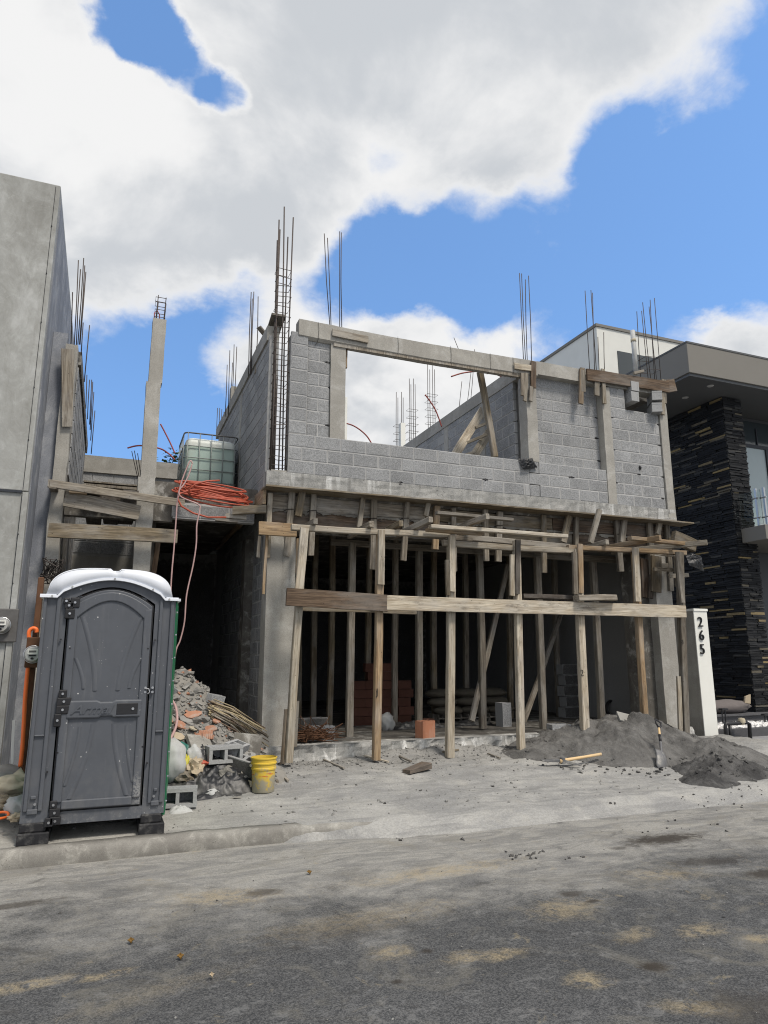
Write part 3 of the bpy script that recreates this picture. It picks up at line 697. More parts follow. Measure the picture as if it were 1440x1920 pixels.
# ---- left side wall, upper storey
lw = MB().box(X0+.005, X0+.15, YF+.26, 15, ZS-.26, 6.42).build('block_wall', 'mortar', house)
lay(lw, (X0, YF+.26, ZS), (0, 1, 0), (-1, 0, 0), 4.9, ZS-.2, 12, skip=[(2.25, 2.42, 0, 9)])
MB().box(X0-.004, X0+.15, YF+2.51, YF+2.68, ZS-.25, 6.42).build('joint_column', 'conc', house)
MB().box(X0-.03, X0+.16, YF+.30, 15.2, 6.42, 6.66).build('wall_beam', 'conc', house)
# ---- right inner wall seen through the opening
rw = MB().box(6.425, 6.57, 10.0, 14.2, ZS-.1, 6.42).build('block_wall', 'mortar', house)
lay(rw, (6.42, 9.95, ZS), (0, 1, 0), (-1, 0, 0), 4.2, ZS+2*CH, 9, skip=[(1.02, 1.2, 0, 9), (2.55, 2.72, 0, 9)])
for a in (10.97, 12.5, 14.1): MB().box(6.415, 6.575, a, a+.18, ZS, 6.44 if a != 10.97 else 6.6).build('column', 'conc', house)
MB().box(6.405, 6.58, 9.82, 15.6, 6.42, 6.66).build('wall_beam', 'conc', house)
MB().box(6.41, 6.58, 15.4, 15.6, ZS, 6.42).build('column', 'conc', house)
# ---- columns of the upper front
c_open = column(2.945, 3.185, YF+.015, YF+.2, ZS+3*CH, 6.44, seed=1)
c_door = column(6.45, 6.655, YF-.004, YF+.24, ZS+3*CH, 6.50, seed=2)
c_mid = column(8.055, 8.235, YF-.012, YF+.3, ZS-.02, 6.44, seed=3)
c_end = column(9.37, 9.545, YF-.010, YF+.2, ZS-.22, 6.50, seed=4, amp=.014)
# ---- top beam, left half is still in its form with a dropped lip
mb = MB(); n = 40
sec = [(-.02, 6.44), (-.02, 6.70), (.17, 6.70), (.17, 6.44), (.13, 6.40), (.03, 6.40)]
for i in range(n+1):
    x = 2.42+(6.70-2.42)*i/n
    for (a, z) in sec: mb.v.append(Vector((x, YF+a+.004*fbm(x*3, z*5, 1), z-.03*math.sin(math.pi*i/n)+.004*fbm(x*5, z*3, 4))))
for i in range(n):
    for k in range(6): mb.f.append((i*6+k, i*6+(k+1) % 6, i*6+6+(k+1) % 6, i*6+6+k))
mb.f += [tuple(range(5, -1, -1)), tuple(n*6+k for k in range(6))]
lint = mb.build('lintel_beam', 'conc', house)
MB().box(2.98, 6.45, YF-.006, YF+.012, 6.355, 6.425).build('soffit_board', 'wood_grey', lint)
for x in (2.72, 4.05, 5.0, 5.75, 6.2):
    MB().tube([(x, YF-.03, 6.69), (x+.01, YF-.032, 6.55), (x+.005, YF-.03, 6.42), (x+.0, YF+.03, 6.37), (x-.03, YF+.05, 6.33)], .003, 5).build('tie_wire', 'wire', lint)
mb = MB().box(6.70, 9.40, YF-.006, YF+.22, 6.47, 6.71); rough(mb, .004, 3)
mb.build('roof_beam', 'conc', house)
# ---- rebar. corner cage without its concrete
cage = MB().box(2.05, 2.30, YF+.02, YF+.24, ZS-.02, ZS+.03).build('corner_column_cage', 'conc', house)
bx = [(2.09, YF+.04), (2.28, YF+.04), (2.09, YF+.21), (2.28, YF+.21), (2.185, YF+.04), (2.16, YF+.21)]
for k, (x, y) in enumerate(bx): bar((x, y, ZS), (x+random.uniform(-.03, .03)-.01, y+.01, [8.35, 8.45, 8.1, 8.2, 8.6, 8.3][k]), .011, cage)
z = ZS+.1
while z < 7.55: stirrup(2.185+random.uniform(-.008, .008), YF+.125, z, .215, .20, cage, tilt=random.uniform(-.035, .035)); z += .155+random.uniform(-.025, .03)
for k, (x, y) in enumerate([(2.06, YF+.02), (2.31, YF+.05), (2.12, YF+.12)]): bar((x, y, ZS), (x+.02, y, ZS+1.5), .010, cage)
def bundle(pxs, Y, parent, r=.007):          # photo pixels (x top, y top, x foot, y foot) of bars standing at depth Y
    for k, (xa, ya, xb, yb) in enumerate(pxs):
        YY = Y+.06*(k % 3); bar(at(xb, yb+6, YY), at(xa, ya, YY), r, parent)
bundle([(608, 438, 619, 612), (614, 446, 621, 612)], YF+.08, c_open)
bundle([(637, 434, 637, 616), (640, 436, 641, 616)], YF+.08, c_open)
bundle([(974, 512, 982, 680), (978, 513, 986, 682), (985, 524, 989, 682), (991, 517, 997, 684)], YF+.08, c_door)
bundle([(1097, 545, 1106, 695), (1108, 544, 1119, 700), (1111, 549, 1115, 700), (1121, 632, 1124, 700), (1132, 623, 1134, 705)], YF+.08, c_mid)
bundle([(1194, 584, 1202, 712), (1203, 583, 1216, 712), (1205, 567, 1221, 714), (1217, 575, 1232, 716), (1219, 562, 1228, 714), (1227, 559, 1240, 716)], YF+.05, c_end)
p = at(1215, 672, YF+.08)
for k, q in enumerate([p, p+Vector((.03, 0, -.25))]): stirrup(q.x+.05, q.y+.05, q.z, .30, .22, c_end, tilt=.03)
# rear and side columns' rebar
side_beam_root = MB().box(X0+.0, X0+.15, 11.0, 11.2, 6.655, 6.70).build('column_head', 'conc', house)
bundle([(471, 548, 466, 700), (476, 547, 471, 696), (484, 556, 480, 690), (473, 560, 469, 698)], 11.0, side_beam_root, .008)
bundle([(426, 684, 422, 775), (431, 657, 428, 772), (439, 646, 434, 768), (444, 650, 439, 760), (436, 680, 432, 770)], 13.4, side_beam_root, .008)
bundle([(408, 765, 406, 812), (412, 765, 410, 812), (416, 767, 414, 812), (420, 772, 418, 812)], 15.2, side_beam_root, .008)
MB().box(X0-.01, X0+.17, 13.4, 13.6, 6.6, 7.0).build('column_head', 'conc', house)
def rear_cage(xs, ytop, ybase, Y, zst):
    q = [at(x, ybase, Y+(.16 if k % 2 else 0)) for k, x in enumerate(xs)]
    for k, p in enumerate(q): bar(p, (p.x+.01, p.y, at(xs[k], ytop+6*(k % 2), Y).z), .008, rear)
    cx = (q[0].x+q[-1].x)/2; z = q[0].z
    while z < at(xs[0], zst, Y).z: stirrup(cx, Y+.08, z, abs(q[-1].x-q[0].x)+.03, .18, rear); z += .2
rear = MB().box(4.9, 7.4, 15.8, 16.0, ZS-.1, ZS+.5).build('roof_beam', 'conc', house)
rear_cage([743, 746, 753, 756], 735, 838, 15.9, 790); rear_cage([768, 771, 776, 779], 710, 835, 15.9, 765); rear_cage([803, 807, 812, 816], 682, 805, 15.9, 735)
MB().box(*(lambda a: (a.x-.05, a.x+.08, 15.8, 15.95, ZS, a.z))(at(752, 795, 15.9))).build('column', 'white_paint', house)
bundle([(866, 715, 858, 790), (884, 690, 872, 780), (890, 655, 880, 772), (851, 633, 861, 652)], 13.6, rear, .007)
MB().box(*(lambda a: (a.x-.03, a.x+.05, 12.5, 12.6, ZS, a.z))(at(647, 744, 12.5))).build('column', 'white_paint', house)

# ---- ground floor shell: dark inside
corr = MB().box(2.205, 2.36, 10.15, 20, 0, 3.95).build('corridor_wall', 'mortar', house)
lay(corr, (2.20, 10.15, ZF), (0, 1, 0), (-1, 0, 0), 4.5, .25, 18, m='block')
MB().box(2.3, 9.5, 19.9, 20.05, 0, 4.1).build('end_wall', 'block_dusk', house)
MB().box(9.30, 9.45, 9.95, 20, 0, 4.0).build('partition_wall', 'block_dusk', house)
column(2.10, 2.50, 9.76, 10.14, .05, 3.5, seed=7, amp=.008)
MB().box(2.085, 2.30, 9.745, 9.9, .40, 3.45).build('column_rib', 'conc', house)
column(2.06, 2.21, 11.35, 11.65, .3, 3.55, 'conc_dark', seed=8, amp=.01)
column(8.80, 9.12, 9.97, 10.3, .3, 3.6, 'conc_dark', seed=9)
column(9.115, 9.48, 9.78, 10.2, .3, 3.55, seed=10)
MB().box(2.10, 9.48, 9.86, 10.1, 3.46, 4.02).build('ring_beam', 'conc_dark', house)

# ------------------------------------------------------------------ left annex: passage, stair bay, party wall
WD = {'g': 'wood_grey', 'p': 'wood_pale', 'w': 'wood_warm', 'b': 'wood_brown', 'd': 'wood_dark', 'o': 'wood_olive'}
WN = {'g': 'grey weathered', 'p': 'pale', 'w': 'warm brown', 'b': 'brown', 'd': 'dark', 'o': 'dirty olive'}
def tp(name, a, b, Y, wpx, d, m, label, cat, group=None, Y2=None, **k):     # timber between two photo pixels on the plane Y
    p, q = at(*a, Y), at(*b, Y2 if Y2 else Y); w = wpx*depth(p)/FOC
    return timber(name, p, q, w, d, WD[m], label, cat, group, **k)
MB().box(.44, 2.02, 10.32, 16.0, 3.86, 4.14).build('passage_roof', 'conc_dark', house)
pb = MB().box(.80, 1.98, 10.262, 10.40, 3.60, 3.84).build('passage_edge', 'mortar', house)
lay(pb, (.78, 10.25, 3.61), (1, 0, 0), (0, -1, 0), 1.2, 3.615, 1, bl=.42, m='block')
MB().box(-.63, .80, 10.30, 10.45, 3.55, 3.95).build('passage_beam', 'conc_dark', house)
# back wall beyond the deck
bw = MB().box(-.66, 2.03, 15.0, 15.15, 4.0, 5.45).build('deck_wall', 'mortar', house)
lay(bw, (-.66, 14.985, 4.1), (1, 0, 0), (0, -1, 0), 2.66, 4.13, 6, m='block')
mb = MB().box(-.66, 2.03, 14.94, 15.2, 5.36, 5.70); rough(mb, .02, 2).build('deck_beam', 'conc', house)
for z, dz in ((5.10, .03), (5.02, .05)): MB().box(-.6, 2.0, 14.8, 14.97, z, z+dz).build('deck_board', 'wood_grey', house)
# stair bay wall behind the toilet
sb = MB().box(-.56, .44, 12.0, 12.15, 0, 3.85).build('stair_bay_wall', 'mortar', house)
lay(sb, (-.56, 11.99, 3.25), (1, 0, 0), (0, -1, 0), 1.0, 3.26, 3, m='block')
for k in range(7): MB().box(-.56, .46, 11.97-.04*(k % 2), 12.0, 1.55+.24*k, 1.55+.24*k+.232).build('cast_band', 'conc', house)
MB().box(.46, .60, 10.6, 16, 0, 3.9).build('passage_wall', 'conc_dark', house)
MB().box(.58, 2.25, 15.6, 15.8, 0, 3.9).build('passage_wall', 'block_dusk', house)
# freestanding column with four bars
mb = MB(); a, b, c, d = at(287, 597, 10.2), at(312.5, 597, 10.2), at(262, 1072, 10.2), at(287.5, 1072, 10.2)
lean = (c.x-a.x)/(a.z-c.z); zb = .3
fc = column(a.x, b.x, 10.2, 10.4, 5.60, 6.62, seed=12, amp=.005)
fc2 = column(a.x-.012, b.x-.004, 10.19, 10.4, 4.15, 5.60, 'conc', seed=13, amp=.006)
fc3 = column(a.x+.0, b.x+.03, 10.18, 10.42, zb, 4.15, 'conc', seed=14, amp=.012)
for o in (fc2, fc3): o.rotation_euler = (0, -.011, 0)
for k, (xx, yy) in enumerate([(a.x+.04, 10.24), (b.x-.04, 10.24), (a.x+.05, 10.36), (b.x-.03, 10.36)]): bar((xx, yy, 6.6), (xx+.015, yy, 7.02-.02*k), .007, fc)
for z in (6.66, 6.78, 6.9, 6.98): stirrup((a.x+b.x)/2, 10.3, z, .15, .14, fc)
MB().tube([(a.x+.02, 10.25, 6.6), (a.x+.015, 10.25, 6.72), (a.x+.05, 10.26, 6.78), (a.x+.09, 10.27, 6.72), (a.x+.1, 10.27, 6.6)], .008, 6).build('conduit', 'conduit', fc, smooth=True)
bundle([(275, 745, 270, 858), (277, 760, 274, 858), (247, 846, 262, 905), (252, 845, 265, 910), (258, 850, 266, 905)], 10.5, fc, .006)
# party wall on the left
pw = MB().box(-.80, -.64, 10.42, 15.2, 0, 5.9).build('party_wall', 'conc_dark', house)
lay(pw, (-.625, 10.42, 4.1), (0, 1, 0), (1, 0, 0), 4.5, 4.14, 8, m='block')
MB().box(-.82, -.60, 10.42, 15.2, 5.80, 6.0).build('party_beam', 'conc_dark', house)
pc = column(-.81, -.645, 10.2, 10.42, .1, 6.0, 'conc', seed=17, amp=.012)
bundle([(147, 488, 139, 645), (151, 505, 143, 645), (157, 484, 146, 640), (159, 498, 149, 640), (161, 510, 150, 640), (136, 548, 133, 640), (168, 610, 158, 710), (156, 605, 152, 660)], 10.3, pc, .008)
bundle([(163, 703, 161, 760), (168, 712, 164, 780), (172, 712, 168, 790), (174, 716, 169, 800), (178, 770, 171, 845), (176, 735, 170, 820)], 13.5, pw, .009)
timber('formwork_board', at(127, 655, 10.16), at(126, 800, 10.16), .17, .03, 'wood_grey', 'broken grey board clinging to the tall column next to the smooth concrete building', 'board', taper=.25)

grp = 'planks across the stair bay'
tp('plank', (90, 906), (346, 944), 10.0, 15, .05, 'g', 'long grey plank sloping down towards the hose coil above the stair bay', 'plank', grp, up=(0, 1, 0))
tp('plank', (121, 935), (262, 962), 10.1, 29, .04, 'g', 'soot-stained grey plank under the sloping plank in the stair bay', 'plank', grp)
tp('plank', (91, 994), (333, 1006), 10.0, 27, .05, 'o', 'wide dirty olive plank just above the portable toilet roof', 'plank', grp)
for k, (px, py, l) in enumerate([(176, 916, 'first short dark offcut from the left resting on the sloping plank'), (246, 922, 'short dark offcut on the sloping plank beside the freestanding column')]):
    p = at(px, py, 10.05); timber('wood_offcut', p, p+Vector((0, .5, .02)), .20, .045, 'wood_dark', l, 'offcut', up=(0, 0, 1))
p = at(145, 924, 10.05); timber('wood_offcut', p+Vector((-.1, 0, 0)), p+Vector((.12, 0, 0)), .12, .03, 'wood_warm', 'small orange-brown offcut lying by the party wall column', 'offcut', up=(0, 0, 1))
p = at(100, 909, 9.98); timber('wood_offcut', p, p+Vector((0, .4, 0)), .10, .10, 'wood_grey', 'square grey timber end at the left tip of the sloping plank', 'offcut', up=(0, 0, 1))
for k, px in enumerate((175, 212, 243)):
    p = at(px, 926, 10.2); timber('joist', p+Vector((0, 0, -.08)), p+Vector((0, 1.6, -.08)), .22, .14, 'wood_dark', ORD[k]+' dark joist from the left under the sloping plank of the stair bay', 'joist', 'dark joists of the stair bay', up=(0, 0, 1))
tp('formwork_strut', (297, 1010), (285, 1092), 10.6, 9, .06, 'b', 'brown strut standing in the dark passage behind the freestanding column', 'strut')
timber('formwork_board', at(437, 958, 9.9), at(500, 955, 9.75), .12, .09, 'wood_olive', 'stubby timber poking out beside the hose coil', 'board')
timber('formwork_board', at(423, 967, 9.95), at(462, 971, 9.9), .07, .05, 'wood_grey', 'thin grey batten under the hose coil at the passage mouth', 'board')
timber('formwork_board', at(404, 974, 10.0), at(446, 978, 9.95), .05, .09, 'wood_grey', 'lowest grey batten under the hose coil at the passage mouth', 'board')
b = timber('formwork_board', (X0-.02, 9.72, 3.92), (X0-.02, 14.2, 3.90), .05, .26, 'wood_warm', 'long brown side board of the slab running back into the passage', 'board', up=(0, 0, 1))

# water tank on the deck
TX, TY, TZ, TW, TD, TH = 1.05, 12.0, 4.44, .93, .95, 1.00
tank = thing('water_tank', (TX+TW/2, TY+TD/2, 4.14), 'caged white plastic water tank on a pallet above the dark passage', 'water tank')
mb = MB(); n = 9
def rrect(x0, x1, y0, y1, r, n=5):
    pts = []
    for (cx, cy, a0) in ((x1-r, y1-r, 0), (x0+r, y1-r, 90), (x0+r, y0+r, 180), (x1-r, y0+r, 270)):
        for k in range(n+1): a = R(a0+90*k/n); pts.append((cx+r*math.cos(a), cy+r*math.sin(a)))
    return pts
def loft(rings):                # list of (poly, z)
    mb = MB(); m = len(rings[0][0])
    for poly, z in rings:
        for (x, y) in poly: mb.v.append(Vector((x, y, z)))
    for i in range(len(rings)-1):
        for k in range(m): mb.f.append((i*m+k, i*m+(k+1) % m, (i+1)*m+(k+1) % m, (i+1)*m+k))
    mb.f.append(tuple(range(m-1, -1, -1))); mb.f.append(tuple((len(rings)-1)*m+k for k in range(m)))
    return mb
def tk(i): return rrect(TX+.03+i, TX+TW-.03-i, TY+.03+i, TY+TD-.03-i, .09)
loft([(tk(.05), TZ+.02), (tk(.0), TZ+.08), (tk(-.008), TZ+.4), (tk(0), TZ+.86), (tk(.01), TZ+.92), (tk(.06), TZ+.965)]).build('tank_body', 'tank', tank, smooth=True, auto=50, origin=(TX+TW/2, TY+TD/2, TZ+.45))
for k, z in enumerate((TZ+.17, TZ+.38, TZ+.59, TZ+.80, TZ+1.03)):
    MB().tube([(x, y, z) for x, y in rrect(TX, TX+TW, TY, TY+TD, .09)], .0085 if k < 4 else .013, 6, closed=True).build('cage_ring', 'galvanised' if k < 4 else 'steel_grey', tank, smooth=True)
for k in range(5):
    for (x, y) in ((TX+.06+k*(TW-.12)/4, TY-.004), (TX-.004, TY+.06+k*(TD-.12)/4)):
        MB().tube([(x, y, TZ), (x, y, TZ+1.03)], .0075, 6).build('cage_bar', 'galvanised', tank, smooth=True)
for x in (TX, TX+TW/2-.06, TX+TW-.12): MB().box(x, x+.12, TY, TY+TD, TZ-.14, TZ-.03).build('pallet_block', 'wood_pale', tank)
MB().box(TX, TX+TW, TY-.01, TY+TD, TZ-.03, TZ+.015).build('pallet_deck', 'wood_pale', tank)
for x in (TX+.05, TX+TW-.25): MB().box(x, x+.2, TY+.02, TY+TD, 4.14, TZ-.14).build('support_block', 'block', tank)
# coil of orange hose
mb = MB(); c = Vector((1.33, 10.12, 3.93)); rnd = random.Random(3)
pts = []
for k in range(11*26):
    a = 2*math.pi*k/26; lap = k/26; rr = .45+.06*math.sin(lap*2.1)+.02*math.sin(a*2+lap); 
    pts.append(c+Vector((rr*1.05*math.cos(a)+.04*math.sin(lap*1.7), rr*.42*math.sin(a), -.03+.06*math.sin(lap*2.7)+.10*math.sin(a)-.045*math.cos(a)+.014*lap)))
mb.tube(pts, .0125, 7)
pts = [at(412, 901, 9.75), at(388, 902, 9.72), at(366, 908, 9.7), at(355, 917, 9.7), at(354, 925, 9.75), at(362, 933, 9.85), at(378, 936, 10.0)]; mb.tube(pts, .013, 7)
pts = [at(375, 918, 9.9), at(352, 920, 9.8), at(337, 926, 9.75), at(333, 935, 9.7), at(340, 949, 9.7), at(362, 962, 9.7), at(390, 970, 9.72), at(424, 970, 9.75)]; mb.tube(pts, .013, 7)
tag(mb.build('hose_coil', 'hose', smooth=True), 'coil of orange-red hose hanging over the deck edge below the tank', 'hose')
def hose(name, pts, r, m, label, cat='hose', sub=6):
    pts = [Vector(p) for p in pts]; o = []
    for i in range(len(pts)-1):
        p0 = pts[max(0, i-1)]; p1 = pts[i]; p2 = pts[i+1]; p3 = pts[min(len(pts)-1, i+2)]
        for k in range(sub):
            t = k/sub; o.append(.5*((2*p1)+(p2-p0)*t+(2*p0-5*p1+4*p2-p3)*t*t+(3*p1-p0-3*p2+p3)*t**3))
    o.append(pts[-1]); return tag(MB().tube(o, r, 7).build(name, m, smooth=True), label, cat)
hose('hanging_hose', [at(x, y, 9.65) for x, y in [(361, 870), (357, 864), (350, 878), (340, 905), (333, 935), (330, 975), (326, 1030), (321, 1090), (318, 1180)]], .010, 'hose_pink', 'pale pink hose hanging straight down past the toilet roof from the deck edge')
hose('hanging_hose', [at(x, y, 9.6) for x, y in [(360, 871), (354, 890), (345, 908), (336, 920), (340, 932), (372, 946), (374, 958), (369, 985), (368, 1020), (362, 1060), (350, 1115), (346, 1165), (338, 1200), (329, 1225), (322, 1300)]], .010, 'hose_pink', 'pink hose curving down in front of the dark passage mouth')
hose('ground_hose', [at(x, y, Y) for x, y, Y in [(322, 1312, 9.0), (329, 1325, 8.9), (332, 1345, 8.8), (329, 1365, 8.7), (320, 1385, 8.55), (314, 1400, 8.5)]], .016, 'hose_pink', 'pink hose end lying on the rubble beside the toilet')
hose('flexible_conduit', [at(x, y, 10.6) for x, y in [(301, 795), (310, 812), (320, 832), (328, 850)]], .011, 'conduit', 'straight red conduit poking up left of the water tank', 'conduit')
hose('flexible_conduit', [at(x, y, 10.7) for x, y in [(239, 840), (255, 836), (270, 836), (300, 841), (318, 852), (328, 862)]], .012, 'conduit', 'arched red conduit passing behind the freestanding column', 'conduit')
hose('flexible_conduit', [at(x, y, 11) for x, y in [(650, 794), (662, 798), (675, 806), (688, 818), (697, 832)]], .012, 'conduit', 'red conduit curving behind the low parapet beside the window column', 'conduit')
hose('flexible_conduit', [at(x, y, 10.8) for x, y in [(797, 740), (806, 752), (816, 768), (823, 785), (828, 800)]], .012, 'conduit', 'short red conduit curving up above the sloping inner wall', 'conduit')
hose('flexible_conduit', [at(x, y, 10.3) for x, y in [(846, 706), (865, 700), (885, 697), (905, 696), (922, 699), (940, 706)]], .013, 'conduit', 'long red conduit arching under the top beam by the pole', 'conduit')

# ------------------------------------------------------------------ formwork under the slab
for k, (x0, x1, m) in enumerate([(2.12, 4.6, 'wood_grey'), (4.615, 7.0, 'wood_olive'), (7.015, 9.55, 'wood_brown')]):
    timber('formwork_board', (x0, 9.83, 3.865), (x1, 9.83, 3.865), .21, .035, m, ['upper left', 'upper middle', 'upper right'][k]+' form board under the slab edge', 'board', 'form boards of the front beam', up=(0, 1, 0))
for k, (x0, x1, m) in enumerate([(2.12, 5.2, 'wood_brown'), (5.215, 7.4, 'wood_olive'), (7.415, 9.6, 'wood_brown')]):
    timber('formwork_board', (x0, 9.84, 3.625), (x1, 9.84, 3.625), .235, .035, m, ['lower left', 'lower middle', 'lower right'][k]+' form board of the front beam above the props', 'board', 'form boards of the front beam', up=(0, 1, 0))
# cement that squeezed out between the boards
for k, (xa, xb) in enumerate([(2.55, 4.75), (5.0, 7.9), (7.95, 8.75), (2.12, 2.5)]):
    n = int((xb-xa)/.012); mb = MB()
    for i in range(n+1):
        x = xa+(xb-xa)*i/n; e = .03*abs(fbm(x*16, k, 2))+.045*max(0, fbm(x*4, 7, k)); t = .012+.03*max(0, .3+fbm(x*3, 1, k))
        mb.v += [Vector((x, 9.805, 3.752)), Vector((x, 9.790, 3.746)), Vector((x, 9.806, 3.748-e-t))]
    for i in range(n): mb.f += [(i*3, i*3+3, i*3+4, i*3+1), (i*3+1, i*3+4, i*3+5, i*3+2)]
    mb.build('cement_drip', 'kerb', house)
timber('ledge_board', (1.98, 9.65, 4.012), (X1+.30, 9.65, 4.02), .025, .34, 'wood_olive', 'thin plank on edge along the underside of the whole slab edge', 'plank', up=(0, 1, 0))
tp('formwork_board', (485, 990), (556, 995), 9.55, 25, .05, 'w', 'short bright brown board nailed across the left column head', 'board')
STUD = [(548, 922, 537, 1043, 12, 'g'), (567, 920, 559, 968, 13, 'o'), (588, 926, 583, 1042, 11, 'g'), (681, 928, 673, 989, 9, 'o'), (701, 936, 698, 1068, 12, 'g'), (763, 942, 756, 1051, 11, 'g'),
        (803, 943, 798, 968, 9, 'p'), (819, 949, 816, 1030, 12, 'w'), (850, 953, 852, 1072, 9, 'g'), (910, 956, 912, 1052, 10, 'g'), (937, 960, 934, 1053, 12, 'g'), (1019, 966, 1020, 1074, 10, 'o'),
        (1067, 967, 1056, 1017, 12, 'o'), (1081, 969, 1080, 1050, 9, 'g'), (1124, 956, 1107, 1018, 10, 'g'), (1156, 975, 1164, 1072, 12, 'g'), (1171, 974, 1166, 1017, 11, 'g'), (1217, 980, 1224, 1077, 12, 'g'),
        (1237, 977, 1233, 1002, 10, 'p'), (1250, 983, 1258, 1108, 10, 'g')]
lk = {'g': 'grey', 'o': 'dirty brown', 'p': 'pale', 'w': 'orange-brown'}
for k, (xa, ya, xb, yb, wpx, m) in enumerate(STUD):
    Y = 9.70 if k in (1, 3, 6, 12, 14, 16, 18) else 9.76
    if k in (14,): Y = 9.44
    q = 'short slanting' if yb-ya < 75 else 'hanging'
    tp('formwork_stud', (xb, yb), (xa, ya), Y, wpx, .06, m, f'{ORD[k]} stud from the left against the front beam form, {lk[m]}, {q}', 'stud', 'studs nailed to the front beam form')
# ties of wire round some studs
for k in (0, 2, 4, 5, 10, 15):
    xa, ya, xb, yb = STUD[k][:4]; c = at((xa+xb)/2+1, ya+(yb-ya)*.28, 9.74)
    mb = MB().tube([c+Vector((-.07, .05, -.01)), c+Vector((-.05, -.02, 0)), c+Vector((.05, -.02, .01)), c+Vector((.07, .05, 0)), c+Vector((.16, .05, -.03))], .006, 5)
    tag(mb.build('tie_wire', 'wire'), f'dark wire tied round the {ORD[k]} stud from the left', 'wire', 'wire ties on the studs')
# ledgers
LED = [((546, 989), (842, 1003), 9.22, 11, 'p', 'left ledger across the prop heads'), ((830, 1018), (1084, 1033), 9.22, 11, 'p', 'middle ledger across the prop heads'),
       ((872, 1008), (1066, 1026), 9.34, 11, 'g', 'grey batten behind and above the middle ledger'), ((720, 997), (884, 1012), 9.34, 10, 'g', 'grey batten lapping behind the left ledger'), ((1064, 1026), (1285, 1037), 9.22, 9, 'w', 'right ledger across the prop heads, warm brown'),
       ((620, 1016), (1000, 1040), 10.5, 12, 'g', 'inner beam deeper in the dark behind the left ledger'), ((1000, 1040), (1195, 1052), 10.5, 12, 'g', 'inner beam deeper in the dark behind the right ledger')]
for a, b, Y, wpx, m, l in LED: tp('ledger_timber', a, b, Y, wpx, .08, m, l, 'ledger', 'ledgers of the formwork')
# joists reaching towards the street over the ledgers
JO = [(592, 977, 9.1, 'g', 'stubby grey'), (697, 982, 9.1, 'g', 'stubby split'), (752, 981, 9.1, 'o', 'stubby dark-ended'), (808, 974, 8.75, 'g', 'long grey'), (914, 968, 8.75, 'g', 'longest grey'), (1139, 1016, 9.1, 'g', 'stubby pale'),
      (1238, 1008, 8.75, 'w', 'long brown-ended'), (1326, 1017, 8.7, 'p', 'long yellow-ended')]
for k, (px, py, Y, m, l) in enumerate(JO):
    p = at(px, py, Y); q = Vector((p.x-(.05 if k < 6 else .30 if k == 6 else .95), 9.95, p.z-.04))
    timber('joist', p, q, .065, .085, WD[m], f'{l} joist sticking out over the ledger, {ORD[k]} from the left', 'joist', 'joists over the front ledgers', up=(0, 0, 1), warp=.002)
for a, b, Y, wpx, m, l in [((806, 987), (1062, 1006), 8.98, 7, 'p', 'long pale loose board lying on the joists'), ((800, 993), (905, 1001), 9.1, 6, 'w', 'warm brown loose board lying under the long pale one'), ((818, 962), (960, 975), 9.3, 6, 'g', 'thin grey lath lying on the two longest joists'),
                           ((1180, 1009), (1285, 1020), 9.0, 7, 'w', 'bright brown loose board on the joists above the right column'), ((1262, 1006), (1302, 1024), 9.25, 24, 'o', 'brown board offcut standing behind the last joist')]:
    tp('loose_board', a, b, Y, wpx, .10, m, l, 'board', 'loose boards on the joists')

# props: photo pixels of head and foot; rows at increasing depth
FRONT = [(570, 988, 541, 1430, 14, 'p', 'leaning pale prop against the left column'), (713, 1000, 705, 1425, 14, 'w', 'warm orange-brown front prop marked with a hook'), (846, 1004, 843, 1420, 15, 'p', 'thick pale front prop behind the red clay brick'),
         (968, 1014, 977, 1407, 13, 'p', 'pale front prop with dark scab at the edge of the sand'), (1081, 1030, 1097, 1380, 15, 'p', 'pale front prop standing in the sand with a warm scab'), (1190, 1035, 1211, 1385, 11, 'w', 'thin brown prop behind the top of the sand heap'),
         (1274, 1036, 1286, 1392, 13, 'g', 'grey end prop beside the white number post')]
for k, (xa, ya, xb, yb, wpx, m, l) in enumerate(FRONT):
    pr = tp('timber_prop', (xb, yb), (xa, ya), 9.2 if k else 9.24, wpx, .10, m, l, 'prop', 'timber props holding up the slab', warp=.004)
    if k in (1, 4, 6):
        s, py = {1: ('J', 1298), 4: ('2', 1262), 6: ('a', 1202)}[k]; q = at(xa+(xb-xa)*(py-ya)/(yb-ya), py, 9.135)
        o = text(s, .13, 'mark', 'paint_mark', None, q, (90, 0, 0), .001); mw = o.matrix_world.copy(); o.parent = pr; o.matrix_parent_inverse = pr.matrix_local.inverted()
MID = [(661, 1018, 655, 1381, 13, 'g', 'between the leaning prop and the orange-brown one'), (786, 1018, 785, 1372, 12, 'g', 'just left of the red clay brick'), (898, 1030, 905, 1366, 12, 'g', 'crossed by the first slanting brace'), (1007, 1045, 1019, 1366, 12, 'g', 'left of the grey block on the sand edge'), (1111, 1052, 1128, 1353, 12, 'g', 'behind the sand heap')]
for xa, ya, xb, yb, wpx, m, l in MID:
    Y = atz(xb, yb, ZF).y; Y = min(Y, 10.6); tp('timber_prop', (xb, yb), (xa, ya), Y, wpx, .10, m, 'grey second-row prop '+l, 'prop', 'timber props holding up the slab')
DEEP = [(592, 1022, 587, 1350, 11, 'o', 'dark'), (623, 1024, 617, 1362, 11, 'o', 'dark'), (742, 1026, 739, 1358, 11, 'g', 'grey'), (693, 1030, 688, 1338, 9, 'o', 'dark'), (955, 1040, 957, 1340, 10, 'o', 'dark'), (1040, 1050, 1049, 1336, 10, 'g', 'grey'), (815, 1030, 815, 1338, 9, 'o', 'dark'), (872, 1036, 874, 1336, 9, 'g', 'grey'), (564, 1040, 560, 1336, 8, 'o', 'dark')]
